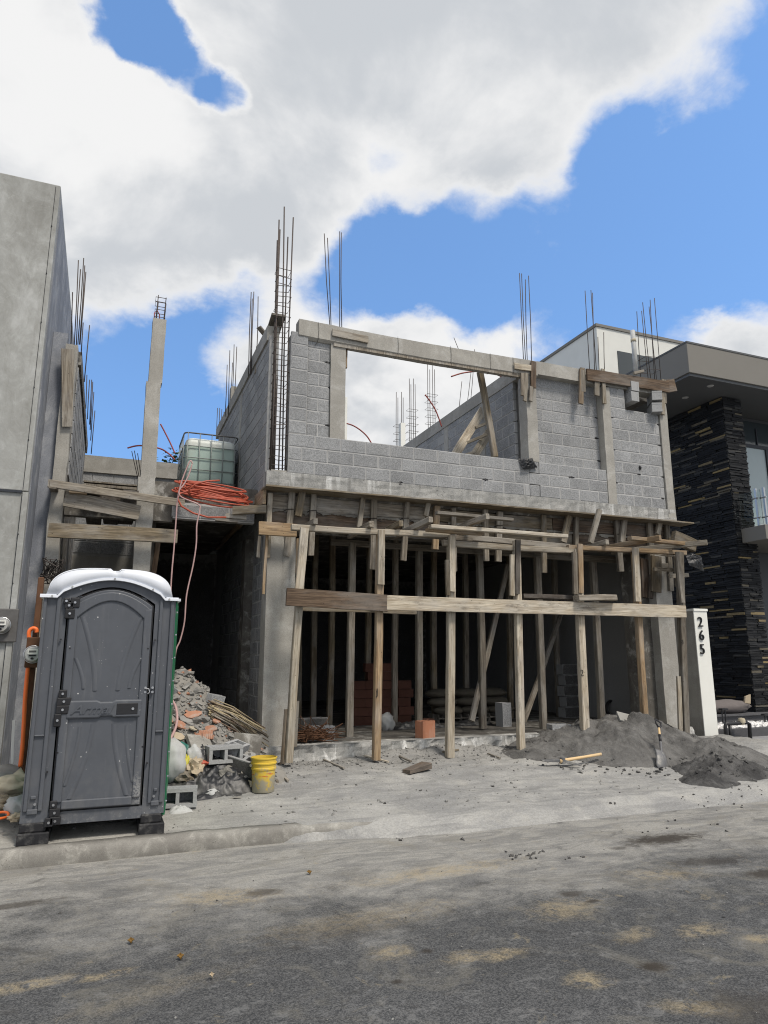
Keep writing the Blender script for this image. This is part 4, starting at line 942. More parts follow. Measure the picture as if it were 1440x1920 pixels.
for k, (xa, ya, xb, yb, wpx, m, l) in enumerate(sorted(DEEP)):
    Y = min(12.4, atz(xb, yb, ZF).y); p = at(xb, yb, Y); p.z = ZF-.02; q = at(xa, ya, Y); q.z = 3.95
    timber('timber_prop', p, q, .10, .10, WD[m], f'{l} inner prop deep in the shade, {ORD[k]} from the left', 'prop', 'timber props holding up the slab')
for (a, b, Ya, Yb, l) in [((952, 1060), (884, 1352), 11.2, 10.5, 'slanting grey brace left of the standing grey block'), ((1052, 1150), (980, 1358), 12.0, 10.8, 'slanting brace leaning in the shade behind the sand edge prop')]:
    timber('timber_brace', at(*b, Yb), at(*a, Ya), .09, .06, 'wood_grey', l, 'brace', 'slanting braces')
# scabs nailed over the prop heads
SC = [(571, 990, 560, 1110, 16, 'p', 'whitish scab on the leaning prop'), (715, 994, 714, 1096, 13, 'p', 'pale nail-holed scab on the orange-brown prop'), (848, 1004, 848, 1109, 12, 'p', 'pale scab on the thick pale prop'), (838, 1050, 840, 1116, 8, 'o', 'brown scab left of the thick pale prop'), (971, 1012, 969, 1114, 10, 'd', 'almost black scab on the prop at the sand edge'),
      (960, 1040, 960, 1117, 9, 'p', 'pale scab left of the black scab'), (1087, 1020, 1089, 1112, 11, 'w', 'warm brown scab on the prop standing in the sand'), (1077, 1035, 1079, 1114, 10, 'g', 'grey scab left of the warm brown scab'), (1191, 1027, 1196, 1128, 13, 'p', 'long pale scab above the sand heap'), (1270, 1035, 1280, 1130, 9, 'g', 'grey scab on the end prop')]
for xa, ya, xb, yb, wpx, m, l in SC: tp('prop_scab', (xb, yb), (xa, ya), 9.125, wpx, .045, m, l, 'board', 'scabs nailed over the prop heads')
# long horizontal walers
tp('waler_board', (537, 1119), (727, 1131), 9.07, 33, .045, 'b', 'dark brown left half of the long board across the props', 'board', warp=.001)
tp('waler_board', (725, 1130), (1285, 1147), 9.07, 27, .045, 'p', 'long pale board nailed across the front of the props', 'board', warp=.001)
tp('waler_board', (560, 1139), (780, 1146), 9.32, 13, .05, 'o', 'narrow brown board hidden behind the dark left half', 'board')
tp('waler_board', (1140, 1149), (1270, 1153), 9.32, 9, .05, 'b', 'narrow brown board behind the right end of the long pale board', 'board')
tp('loose_board', (976, 1118), (1085, 1122), 9.35, 8, .18, 'd', 'dark board lying on the walers inside the opening', 'board'); tp('loose_board', (1080, 1122), (1151, 1121), 9.02, 11, .16, 'g', 'cement-covered board end resting on the long pale board', 'board')
# column forms and leaning boards, left and right ends
tp('leaning_board', (538, 1424), (547, 1298), 9.3, 11, .03, 'b', 'dark brown board leaning at the left column foot', 'board'); tp('leaning_board', (529, 1436), (537, 1330), 9.45, 8, .03, 'w', 'thin reddish board leaning at the left column foot', 'board')
tp('leaning_board', (552, 1400), (556, 1315), 9.6, 9, .03, 'g', 'grey board standing behind the dark leaning board', 'board')
tp('column_form_board', (494, 1114), (501, 1000), 9.64, 5, .04, 'w', 'thin orange-brown strip on the edge of the left column', 'board'); tp('column_form_board', (501, 1046), (507, 925), 9.72, 9, .05, 'p', 'tall pale strip from the slab edge down the left column', 'board')
tp('column_form_board', (484, 1045), (487, 1005), 9.9, 6, .04, 'g', 'short grey strip on the block wall beside the left column', 'board')
tp('column_form_board', (557, 1075), (559, 1010), 9.6, 7, .04, 'w', 'brown strip behind the leaning pale prop', 'board')
for a, b, Y, wpx, m, l in [((1230, 1110), (1230, 1043), 9.72, 24, 'o', 'wide brown form panel on the right column head'), ((1211, 1120), (1208, 1048), 9.9, 18, 'b', 'dark form panel on the inner side of the right column'), ((1219, 1122), (1222, 1078), 9.75, 11, 'd', 'dark upright board below the right column studs'), ((1271, 1100), (1268, 1036), 9.5, 12, 'g', 'tall grey board at the far right of the formwork'),
                           ((1226, 1067), (1262, 1069), 9.6, 7, 'p', 'short pale cross batten on the right column form'), ((1240, 1061), (1252, 1061), 9.58, 9, 'p', 'small pale block of wood on the right column form'), ((1255, 1080), (1290, 1078), 9.4, 8, 'p', 'pale batten end poking out by the black bag'), ((1222, 1036), (1252, 1040), 9.5, 6, 'p', 'pale sliver under the right ledger'),
                           ((1250, 1040), (1290, 1037), 9.4, 8, 'p', 'pale batten end under the last joist'), ((1253, 1013), (1302, 1021), 9.45, 10, 'o', 'brown batten at the right end of the front beam'), ((1285, 1395), (1274, 1270), 9.3, 9, 'w', 'brown lower splice on the end prop beside the number post'), ((1276, 1385), (1272, 1268), 9.17, 9, 'p', 'pale lower splice on the end prop')]:
    tp('column_form_board', a, b, Y, wpx, .04, m, l, 'board')
# cleats on the top beam
CL = [(1000, 727, 1000, 678, 11, 'b', 'dark cleat hanging over the door column head'), (995, 752, 996, 725, 8, 'g', 'short grey cleat end under the dark cleat'), (1089, 757, 1091, 692, 10, 'w', 'brown double cleat over the recessed blocks'), (1093, 735, 1092, 690, 10, 'g', 'grey cleat doubled on the recessed blocks'), (1133, 757, 1130, 692, 8, 'p', 'pale cleat over the middle column'), (1119, 742, 1119, 714, 11, 'o', 'chunky cleat left of the middle column'),
      (1243, 777, 1244, 712, 8, 'p', 'pale cleat at the right end column'), (1246, 756, 1243, 712, 9, 'g', 'grey cleat at the right end column'), (981, 742, 980, 700, 9, 'g', 'grey cleat left of the door column'), (984, 752, 987, 700, 7, 'p', 'pale cleat beside the door column')]
for xa, ya, xb, yb, wpx, m, l in CL: tp('beam_cleat', (xa, ya), (xb, yb), 9.55 if 'recessed' not in l else 9.57, wpx, .035, m, l, 'cleat', 'cleats hanging from the top beam')
tp('beam_board', (1100, 702), (1254, 726), 9.53, 23, .035, 'b', 'long dark plank nailed on the right half of the top beam', 'plank', warp=.001); tp('beam_board', (1250, 724), (1266, 722), 9.75, 24, .03, 'b', 'dark board end sticking out past the right corner', 'board')
tp('beam_board', (623, 623), (690, 637), 9.555, 14, .03, 'g', 'pale nailed plank on the left half of the top beam', 'plank', warp=.001); tp('beam_board', (964, 686), (1000, 691), 9.55, 12, .03, 'p', 'short pale block on the top beam beside the dark cleat', 'board')
tp('beam_board', (1188, 700), (1206, 696), 9.5, 5, .05, 'p', 'small pale stick on the beam by the white pipe', 'stick'); tp('beam_board', (648, 690), (649, 652), 9.7, 4, .06, 'w', 'thin orange strip in the window reveal', 'board')
p = at(485, 613, 10.6); timber('beam_board', p, p+Vector((.25, .1, -.20)), .10, .03, 'wood_grey', 'board end tipping up on the left side wall', 'board', up=(0, 0, 1))
timber('beam_board', at(523, 590, 9.75), at(502, 655, 10.7), .22, .035, 'wood_grey', 'curved side board at the head of the corner cage', 'board', up=(0, .3, 1))
timber('beam_board', at(502, 655, 10.7), at(430, 770, 14.6), .22, .03, 'wood_grey', 'long side board along the top of the left wall', 'board', up=(1, .0, .1), warp=.001)
for k, (px, py) in enumerate([(484, 735), (481, 700)]): tp('beam_cleat', (px, py), (px+3, py-50), 10.9, 7, .05, 'g', ['lower', 'upper'][k]+' grey cleat hanging on the left side wall', 'cleat', 'cleats hanging from the top beam')
# on the terrace
tp('timber_pole', (928, 857), (900, 698), 10.0, 11, .08, 'o', 'dark slanting pole between parapet and top beam', 'pole')
lad = thing('plank_ladder', at(900, 860, 10.6), 'rough plank ladder leaning on the inner block wall', 'ladder')
for dx, y0 in ((0, 10.2), (-.42, 10.5)):
    timber('side_rail', at(872, 880, 10.3)+Vector((dx*.8, 0, 0)), at(963, 752, 10.9)+Vector((dx, .3, -.02)), .16, .04, 'wood_pale', parent=lad, up=(0, 1, 0))
for t in (.18, .42, .66): 
    a = at(872, 880, 10.3).lerp(at(963, 752, 10.9), t); timber('rung', a+Vector((-.40, .15, -.10)), a+Vector((-.01, -.03, .07)), .05, .08, 'wood_pale', parent=lad, up=(0, 1, 0))
tp('orange_rod', (963, 860), (986, 815), 10.1, 4, .02, 'w', 'thin orange rod leaning on the inner wall', 'rod').data.materials[0] = M['pipe_orange']
tag(crumple(at(990, 873, 9.56)+Vector((0, 0, -.02)), .30, .20, .10, 5, .2).xf(Matrix.Translation(at(990, 868, 9.57)) @ Matrix.Rotation(R(70), 4, 'X') @ Matrix.Translation(-at(990, 873, 9.56))).build('plastic_bag', 'tarp', smooth=True), 'black plastic bag draped on the parapet beside the door column', 'bag')
# blocks standing in the high opening
def hollow_block(name, m='block', s=1.0):       # 40 x 20 x 20, two cells
    L, H, W = .40*s, .20*s, .19*s; t = .038*s; mb = MB()
    mb.box(-L/2, L/2, -W/2, -W/2+t, 0, H); mb.box(-L/2, L/2, W/2-t, W/2, 0, H)
    mb.box(-L/2+.004, L/2-.004, -W/2+.004, W/2-.004, .002, .014)
    for x in (-L/2+.002, -t/2, L/2-t-.002): mb.box(x, x+t, -W/2+t-.002, W/2-t+.002, .002, H-.002)
    return mb
def put_block(loc, rot, label, m='block', s=1.0, group=None, cat='block', scale=None):
    mb = hollow_block('b', m, s); rough(mb, .004, 9, loc[0])
    o = mb.build('hollow_block', m, None, origin=(0, 0, 0)); o.location = loc; o.rotation_euler = tuple(R(a) for a in rot)
    if scale: o.scale = scale
    return tag(o, label, cat, group)
for k, (px, py, r, l) in enumerate([(1183, 756, 90, 'lower left block standing in the high opening'), (1183, 737, 90, 'upper left block standing in the high opening'), (1222, 768, 70, 'lower right block with open cells in the high opening'), (1222, 746, 70, 'upper right block with open cells in the high opening')]):
    p = at(px, py, 9.62); put_block((p.x, p.y+.06, p.z), (90 if k > 1 else 0, 0, r if k < 2 else 62), l, 'block', .92, 'blocks in the high opening')
for k, px in enumerate((1184, 1233)):
    p = at(px, 732 if k == 0 else 738, 9.62); timber('wood_peg', p, p+Vector((0, 0, .12)), .09, .09, 'wood_warm', ['left', 'right'][k]+' wooden wedge between block and beam in the high opening', 'wedge')
# white vent pipe on the roof edge
p = at(1193, 702, 9.9); q = at(1186, 620, 9.9)
mb = MB().tube([p, p.lerp(q, .5), q], .045, 14); tag(mb.build('vent_pipe', 'white_bag', smooth=True), 'white plaster-splashed pipe standing on the right end of the house', 'pipe')
MB().tube([p.lerp(q, .74), p.lerp(q, .80)], .052, 14).build('pipe_socket', 'beige_bag', bpy.data.objects['vent_pipe'], smooth=True)
# weep hole in the right panel, broken corners
for px, py, r in [(1200, 877, .04), (749, 908, .03)]:
    q = at(px, py, YF+.012 if px < 900 else YF+.012); mb = ellipsoid(q, (r*(.6 if px > 900 else 1.3), .03, r), amp=.2, seed=px)
    mb.build('block_hole', 'black', front, smooth=True)
finish_blocks(300)

# ------------------------------------------------------------------ smooth concrete building on the left
CBX, CBY = -1.0, 9.40
cb = thing('concrete_building', (-4, 12, 0), 'tall windowless building of smooth grey concrete beside the toilet', 'building')
MB().box(-9, CBX, CBY, 24, 3.64, 7.93).build('wall_panel', 'polished', cb, bevel=.012)
MB().box(-9, CBX-.055, CBY+.02, 24, -.15, 3.66).build('wall_panel', 'polished', cb)
MB().box(CBX-.058, CBX+.006, CBY-.004, 24, -.15, 3.63).build('corner_strip', 'polished', cb)
MB().box(CBX-.02, CBX+.012, CBY+.14, 24, -.1, 7.80).build('wall_render', 'render_blue', cb)
MB().box(CBX+.014, -.80, 10.30, 10.5, -.1, 6.2).build('wall_render', 'render_blue', cb)
MB().box(CBX-.062, CBX-.056, CBY-.004, CBY+.03, 3.66, 7.9).build('panel_joint', 'black', cb)
MB().box(CBX-.066, CBX-.058, CBY+.006, CBY+.03, -.1, 3.62).build('panel_joint', 'black', cb)
MB().box(-9, CBX-.07, CBY-.006, CBY+.02, 3.615, 3.645).build('shadow_lip', 'frame_dark', cb)
for z in (7.3, 6.6, 5.9, 5.0, 4.3, 3.1, 2.5): MB().tube([(CBX-.058, CBY-.012, z), (CBX-.058, CBY+.01, z)], .008, 8).build('tie_hole', 'black', cb)

def meter(loc, s, label, box=True):
    r = thing('electric_meter', loc, label, 'electric meter'); x, y, z = loc
    if box:
        MB().box(x-.16, x+.16, y+.0, y+.05, z-.19, z+.20).build('meter_box', 'steel_grey', r, bevel=.01)
    d = MB().lathe([(0, .0), (.088*s, 0), (.088*s, .045), (.083*s, .06), (.078*s, .10), (.070*s, .118), (0, .122)], 28); d.xf(Matrix.Translation((x, y, z)) @ Matrix.Rotation(R(90), 4, 'X'))
    d.build('meter_dome', 'white_bag', r, smooth=True, auto=35)
    k = MB().lathe([(.092*s, .03), (.098*s, .03), (.098*s, .05), (.092*s, .05)], 28); k.xf(Matrix.Translation((x, y, z)) @ Matrix.Rotation(R(90), 4, 'X')); k.build('meter_ring', 'stainless', r, smooth=True)
    MB().box(x-.05*s, x+.05*s, y-.126, y-.120, z+.0, z+.055*s).build('display_plate', 'white_paint', r); MB().box(x-.036*s, x+.036*s, y-.130, y-.1255, z+.022*s, z+.042*s).build('display', 'steel_grey', r)
    MB().box(x-.036*s, x+.036*s, y-.129, y-.120, z-.02*s, z-.004*s).build('dial_slot', 'digit', r)
    MB().prism([(x-.02, z-.045*s), (x, z-.03*s), (x+.02, z-.045*s), (x+.008, z-.045*s), (x+.008, z-.055*s), (x-.008, z-.055*s), (x-.008, z-.045*s)], y-.128, y-.119).build('arrow_mark', 'digit', r)
    return r
p = at(4, 1173, CBY-.04); meter((p.x, CBY-.04, p.z), 1.0, 'round electric meter in a grey box on the smooth concrete wall')
post = at(72, 1240, 8.5); mp = thing('meter_post', (post.x, 8.5, .2), 'rusty brown steel post behind the toilet carrying an electric meter', 'post')
MB().box(post.x-.09, post.x-.03, 8.56, 8.66, .1, 2.5).build('post_channel', 'rusty', mp, bevel=.01); MB().box(post.x-.13, post.x+.12, 8.46, 8.555, 1.52, 1.84).build('socket_box', 'rusty', mp, bevel=.01)
p = at(62, 1227, 8.42); meter((p.x, 8.46, p.z), .96, 'round electric meter on the rusty post left of the toilet', False)
MB().tube([(p.x+.03, 8.50, p.z+.09), (p.x+.03, 8.50, p.z+.15)], .02, 10).build('conduit_stub', 'steel_grey', mp)
hose('conduit_pipe', [at(x, y, 8.52) for x, y in [(69, 1186), (68, 1180), (62, 1178), (56, 1182), (54, 1190), (56, 1205), (56.5, 1212)]], .021, 'pipe_orange', 'orange pipe hooked like a walking stick above the second meter', 'pipe')
hose('conduit_pipe', [at(x, y, 8.5) for x, y in [(53, 1246), (50, 1275), (47, 1310), (45, 1350), (42, 1400), (38, 1437)]], .022, 'pipe_orange', 'long orange pipe running down from the second meter to the ground', 'pipe')
tp('white_strip', (23, 1440), (26, 1350), 8.9, 5, .02, 'p', 'narrow white strip standing by the foot of the concrete building', 'strip').data.materials[0] = M['white_paint']
mb = MB(); rnd = random.Random(5); c0 = at(97, 1070, 9.95)
for k in range(16):
    a = [c0+Vector((rnd.uniform(-.13, .13), rnd.uniform(-.08, .08), rnd.uniform(-.17, .17))) for _ in range(5)]; mb.tube(a, .005+.004*rnd.random(), 5)
tag(mb.build('wire_tangle', 'wire'), 'tangle of grey wire hanging on the column behind the toilet', 'wire')
for k in range(2): tp('rebar_offcut', (100+7*k, 1112), (101+7*k, 1085), 9.9, 5, .03, 'b', ['left', 'right'][k]+' brown stick under the wire tangle', 'stick', 'brown sticks under the wire tangle')

# ------------------------------------------------------------------ portable toilet
px0, px1, PY, PD = -.56, .645, 7.20, 1.18
toilet = thing('portable_toilet', (.045, PY+.5, .03), 'grey portable toilet with white rounded roof standing on the kerb', 'portable toilet')
def L2(zx, zz, Y=PY):          # enlarged-photo pixels -> point on the toilet front
    return at(zx*.2968, 1050+zz*.2969, Y)
XC = .062; SK = .135           # the side walls spread a little to the rear
fr = MB()
zb = .205; rim = 2.195
def arc(x0, x1, zs, zp, n=14):
    return [(x0+(x1-x0)*k/n, zs+(zp-zs)*math.sin(math.pi*k/n)**.9) for k in range(n+1)]
dl, dr = -.325, .437
# frame: two jambs and the arch over the door
fr.prism([(px0, zb), (dl-.012, zb), (dl-.012, 2.135), (dl-.012, rim), (px0+.03, rim)], PY, PY+.07)
fr.prism([(dr+.012, zb), (px1, zb), (px1-.0, rim), (dr+.012, rim)], PY, PY+.07)
ao = arc(dl-.10, dr+.10, rim, 2.345, 16); ai = arc(dl-.012, dr+.012, 2.13, 2.285, 16)
fr.prism([q for q in ao]+[q for q in reversed(ai)], PY-.001, PY+.069)
fr.prism([(dl-.012, zb-.03), (dr+.012, zb-.03), (dr+.012, zb+.075), (dl-.012, zb+.075)], PY+.002, PY+.06)
frame = fr.build('door_frame', 'potty', toilet)
for (a, b) in ((px0+.05, dl-.10), (dr+.085, px1-.05)):         # raised borders of the side panels
    f2 = MB()
    for (x0, x1, z0, z1) in ((a-.03, a, .30, rim-.02), (b, b+.035, .30, rim-.02), (a, b, .275, .32), (a+.02, b-.02, .40, .43), (a, b, .93, .945)): f2.box(x0, x1, PY-.022, PY+.002, z0, z1)
    f2.build('jamb_rib', 'potty', toilet, bevel=.012)
# door with raised borders and ribs
dp = [(dl, .285), (dr, .285)]+[(x, z) for x, z in reversed(arc(dl, dr, 2.115, 2.27, 16))]
MB().prism([(x, z) for x, z in dp], PY+.010, PY+.055).build('door_gap', 'black', toilet)
dq = [(dl+.012, .295), (dr-.012, .295)]+[(x, z) for x, z in reversed(arc(dl+.012, dr-.012, 2.107, 2.258, 16))]
door = MB().prism(dq, PY-.012, PY+.03).build('door', 'potty', toilet, bevel=.006)
rb = MB()
rb.box(dl+.015, dl+.085, PY-.030, PY-.010, .36, 2.08); rb.box(dr-.085, dr-.015, PY-.030, PY-.010, .36, 2.08)
rb.box(dl+.085, dr-.085, PY-.030, PY-.010, .30, .375)
a1 = arc(dl+.03, dr-.03, 2.08, 2.235, 16); a0 = arc(dl+.085, dr-.085, 1.985, 2.15, 16)
rb.prism([q for q in a1]+[q for q in reversed(a0)], PY-.029, PY-.010)
rb.build('door_border', 'potty', door, bevel=.012)
mb = MB()
for sgn in (-1, 1):             # long ribs that sweep to the middle above and below the belt
    for (xa, za, xb, zb2, wd) in ((.26, 2.0, .10, 1.32, .05), (.29, 1.62, .20, 1.34, .04), (.24, .385, .09, 1.02, .05), (.285, .50, .20, 1.0, .035)):
        n = 8; base = len(mb.v)
        for i in range(n+1):
            t = i/n; x = sgn*(xb+(xa-xb)*(1-t)**1.6)+XC; z = za+(zb2-za)*t
            mb.v += [Vector((x-wd/2, PY-.011, z)), Vector((x-wd*.2, PY-.020, z)), Vector((x+wd*.2, PY-.020, z)), Vector((x+wd/2, PY-.011, z))]
        for i in range(n):
            for k in range(3): mb.f.append((base+i*4+k, base+i*4+k+1, base+i*4+5+k, base+i*4+4+k))
mb.build('door_rib', 'potty', door, smooth=True)
MB().prism([(dl+.06, 1.075), (XC-.05, 1.075), (XC-.03, 1.09), (XC+.06, 1.09), (XC+.08, 1.075), (dr-.06, 1.075), (dr-.05, 1.235), (XC+.09, 1.235), (XC+.06, 1.22), (XC-.04, 1.22), (XC-.07, 1.235), (dl+.08, 1.235)], PY-.040, PY-.008).build('belt', 'potty', door, bevel=.014)
text('Armal', .12, 'potty', 'embossed_lettering', door, (at(171, 1328, PY).x, PY-.040, 1.152), (90, 0, 0), .008, .45, 'CENTER', 1.15)
MB().box(dr-.275, dr-.085, PY-.043, PY-.030, 1.10, 1.205).build('latch_recess', 'black', door, bevel=.006); MB().box(dr-.275, dr-.10, PY-.048, PY-.038, 1.088, 1.10).build('latch_lip', 'potty', door)
MB().tube([(dr-.13, PY-.05, 1.152), (dr-.13, PY-.04, 1.152)], .012, 12).build('latch_button', 'stainless', door)
def hinge(z, parts):
    mb = MB()
    for (x0, x1, z0, z1) in parts: mb.box(x0-.005, x1+.005, PY-.040, PY-.012, z+z0*1.15-.004, z+z1*1.15+.004)
    h = mb.build('hinge', 'black', toilet, bevel=.008)
    for (x0, x1, z0, z1) in parts:
        MB().tube([((x0+x1)/2, PY-.052, z+(z0+z1)*.575), ((x0+x1)/2, PY-.044, z+(z0+z1)*.575)], .011, 10).build('rivet', 'stainless', h)
hinge(1.98, [(dl-.02, dl+.055, .0, .075), (dl-.028, dl+.04, .08, .125), (dl+.02, dl+.09, .09, .165), (dl-.04, dl+.0, .115, .16)])
hinge(1.06, [(dl-.03, dl+.02, -.04, .05), (dl-.02, dl+.08, .055, .115), (dl-.02, dl+.09, .12, .175), (dl-.01, dl+.05, .18, .235)])
hinge(.25, [(dl-.03, dl+.03, -.07, -.01), (dl+.01, dl+.09, -.06, -.005), (dl+.0, dl+.08, .0, .055), (dl+.0, dl+.05, .06, .11)])
mb = MB()
for z in (1.30, 1.34): 
    for x in (dr-.03, dr+.035): mb.tube([(x, PY-.034, z), (x, PY-.008, z)], .012, 10)
mb.tube([(dr-.03, PY-.036, 1.335), (dr+.0, PY-.05, 1.33), (dr+.01, PY-.05, 1.30), (dr-.005, PY-.04, 1.285)], .006, 6)
mb.build('hasp', 'stainless', toilet)
for (x, z) in [(dl-.04, 1.78), (dl+.045, 1.70), (dr-.03, 1.70), (dr+.03, 1.78), (dl-.05, .62), (dl+.02, .78), (dr-.02, .80), (dr+.03, .65)]: MB().box(x-.008, x+.008, PY-.033, PY-.0105, z, z+.012).build('slot', 'black', toilet)
for (x, z) in [(px0+.11, .36), (px1-.10, .36)]: MB().tube([(x, PY-.03, z), (x, PY-.01, z)], .011, 10).build('rivet', 'stainless', toilet)
# green side and rear walls, spreading to the rear
def side(sg):
    x = px1 if sg > 0 else px0; mb = MB(); SK = .135 if sg > 0 else -.02
    mb.add([(x-.03*sg, PY+.045, .18), (x+.012*sg, PY+.03, .18), (x+(SK)*sg, PY+PD, .18), (x+(SK-.05)*sg, PY+PD, .18), (x-.03*sg, PY+.045, rim), (x+.012*sg, PY+.03, rim), (x+(SK)*sg, PY+PD, rim), (x+(SK-.05)*sg, PY+PD, rim)],
           [(0, 3, 2, 1), (4, 5, 6, 7), (0, 1, 5, 4), (1, 2, 6, 5), (2, 3, 7, 6), (3, 0, 4, 7)])
    return mb
side(1).build('cabin_wall', 'green', toilet); side(-1).xf(Matrix.Translation((.03, 0, 0))).build('cabin_wall', 'green', toilet)
MB().box(px0+.02, px1+SK-.02, PY+PD-.05, PY+PD, .18, rim).build('cabin_wall', 'green', toilet)
for k in range(9): MB().tube([(px1+.008, PY+.04, .3+.22*k), (px1+.022, PY+.05, .3+.22*k)], .009, 8).build('rivet', 'stainless', toilet)
MB().box(px0, px1, PY+.08, PY+PD-.06, .16, .21).build('floor_pan', 'foot', toilet)
for (a, b) in ((px0-.01, px0+.245), (px1-.215, px1+.012)):
    mb = MB().box(a, b, PY-.025, PY+PD, .02, .125); mb.box(a+.012, b-.03, PY-.012, PY+PD-.01, .125, .205); mb.build('foot', 'foot', toilet, bevel=.012)
# roof shell
NX, NY = 44, 16
def roof(u, v):
    y = PY-.035+(PD+.08)*v; s = 2*u-1; xh = (px1-px0)/2+.005; x = XC-.02+s*(xh-.045)+(.13*v*(s+1)/2)
    e = max(0, 1-abs(s)**4.2)**.5; f = min(1, (max(0, v)*6))**.5 if v < .16 else 1; bk = min(1, (1-v)*6)**.5
    z = rim+.01+.24*e*bk+.015*(1-s*s)
    if abs(s) > .93: z = min(z, rim+.01+.235*e*bk)
    if abs(s-.03) < .075 and v < .8: z -= .022*min(1, (0.075-abs(s-.03))/.015)
    return Vector((x, y, z))
mb = grid(NX, NY, roof)
ar = arc(dl-.10, dr+.10, rim, 2.350, 20)
# front skirt of the shell, cut out over the door arch
top = [roof(i/NX, 0) for i in range(NX+1)]; base = len(mb.v)
def low(x):
    if x <= ar[0][0] or x >= ar[-1][0]: return rim-.025
    t = (x-ar[0][0])/(ar[-1][0]-ar[0][0]); return max(rim-.025, rim+(2.350-rim)*math.sin(math.pi*t)**.9)
for p in top: mb.v += [p, Vector((p.x, PY-.035, min(max(low(p.x), rim), p.z-.003)))]
for i in range(NX): mb.f.append((base+2*i, base+2*i+1, base+2*i+3, base+2*i+2))
mb.box(px0-.012, px1+.05, PY+.075, PY+PD+.02, rim-.022, rim+.004); mb.box(px0-.012, dl-.11, PY-.040, PY+.08, rim-.022, rim+.004); mb.box(dr+.11, px1+.018, PY-.040, PY+.08, rim-.022, rim+.004)
sh = mb.build('roof', 'potty_roof', toilet, smooth=True, auto=45)
sd = sh.modifiers.new('thick', 'SOLIDIFY'); sd.thickness = .012
mb = MB(); xs = [px0-.012, ar[0][0]]+[x for x, z in ar]+[ar[-1][0], px1+.018]
for x in xs:
    z = low(x); mb.v += [Vector((x, PY-.045, z-.002)), Vector((x, PY-.045, z+.022)), Vector((x, PY-.0, z+.024)), Vector((x, PY-.0, z-.004))]
for i in range(len(xs)-1):
    for k in range(4): mb.f.append((i*4+k, i*4+(k+1) % 4, i*4+4+(k+1) % 4, i*4+4+k))
mb.f += [(3, 2, 1, 0), tuple(len(mb.v)-4+k for k in range(4))]
mb.build('roof_rim', 'potty_roof', sh)
for x in (px0+.09, dl+.02, XC+.0, dr-.02, px1-.07): MB().tube([(x, PY-.053, low(x)+.012), (x, PY-.04, low(x)+.012)], .009, 8).build('rivet', 'white_bag', sh)

# ------------------------------------------------------------------ rubble heap between toilet and house
def heap(x, y):
    h = 1.30*max(0, 1-math.hypot((x-.85)/1.45, (y-10.0)/1.75))**.95*(1+.2*fbm(x*2, y*2, 1))
    h = max(h, .42*max(0, 1-math.hypot((x-1.35)/1.0, (y-9.0)/.75))); return h+gz(x, min(y, 9.6))+.03*fbm(x*5, y*5, 2)-.02
hm = grid(70, 90, lambda u, v: (.2+2.0*u, 8.1+3.9*v, heap(.2+2.0*u, 8.1+3.9*v))).build('rubble_heap', 'rubble', smooth=True)
tag(hm, 'grey heap of building rubble spilling out of the dark passage', 'rubble heap', kind='stuff')
def chunk(c, s, rnd, mb, flat=.6):
    n = 8; vs = []
    for sx in (-1, 1):
        for sy in (-1, 1):
            for sz in (-1, 1): vs.append(Vector((sx*s*rnd.uniform(.35, .8), sy*s*rnd.uniform(.3, .75), sz*s*flat*rnd.uniform(.25, .7))))
    m = Matrix.Translation(c) @ Matrix.Rotation(rnd.uniform(0, 6), 4, 'Z') @ Matrix.Rotation(rnd.uniform(-.7, .7), 4, 'X') @ Matrix.Rotation(rnd.uniform(-.7, .7), 4, 'Y')
    mb.add([m @ v for v in vs], [(0, 1, 3, 2), (4, 6, 7, 5), (0, 4, 5, 1), (2, 3, 7, 6), (0, 2, 6, 4), (1, 5, 7, 3)])
rnd = random.Random(11)
mb = MB(); mt = MB()
for k in range(1500):
    x, y = rnd.uniform(.35, 2.05), rnd.uniform(8.45, 11.4); z = heap(x, y)
    if z-gz(x, min(y, 9.6)) < .03 and rnd.random() < .7: continue
    chunk(Vector((x, y, z+.005)), .02+.065*rnd.random()**2.0, rnd, mt if rnd.random() < .10 else mb)
for k in range(2600):
    x, y = rnd.uniform(.35, 2.05), rnd.uniform(8.45, 11.2); z = heap(x, y)
    if z-gz(x, min(y, 9.6)) < .02: continue
    chunk(Vector((x, y, z+.004)), .010+.018*rnd.random(), rnd, mt if rnd.random() < .06 else mb, .9)
tag(mb.build('rubble_chunks', 'chunk'), 'loose broken concrete lumps strewn over the rubble heap', 'rubble', kind='stuff'); tag(mt.build('tile_crumbs', 'terracotta'), 'orange clay crumbs mixed into the rubble heap', 'rubble', kind='stuff')
def on_heap(px, py):            # the point of the heap or pavement seen at a photo pixel
    v = ray(px, py); t = 5.0
    while t < 14:
        p = CAM+v*t
        if p.z < (heap(p.x, p.y) if .2 < p.x < 2.2 and 8.1 < p.y < 12 else verge_z(p.x, p.y)): return p
        t += .02
    return CAM+v*9
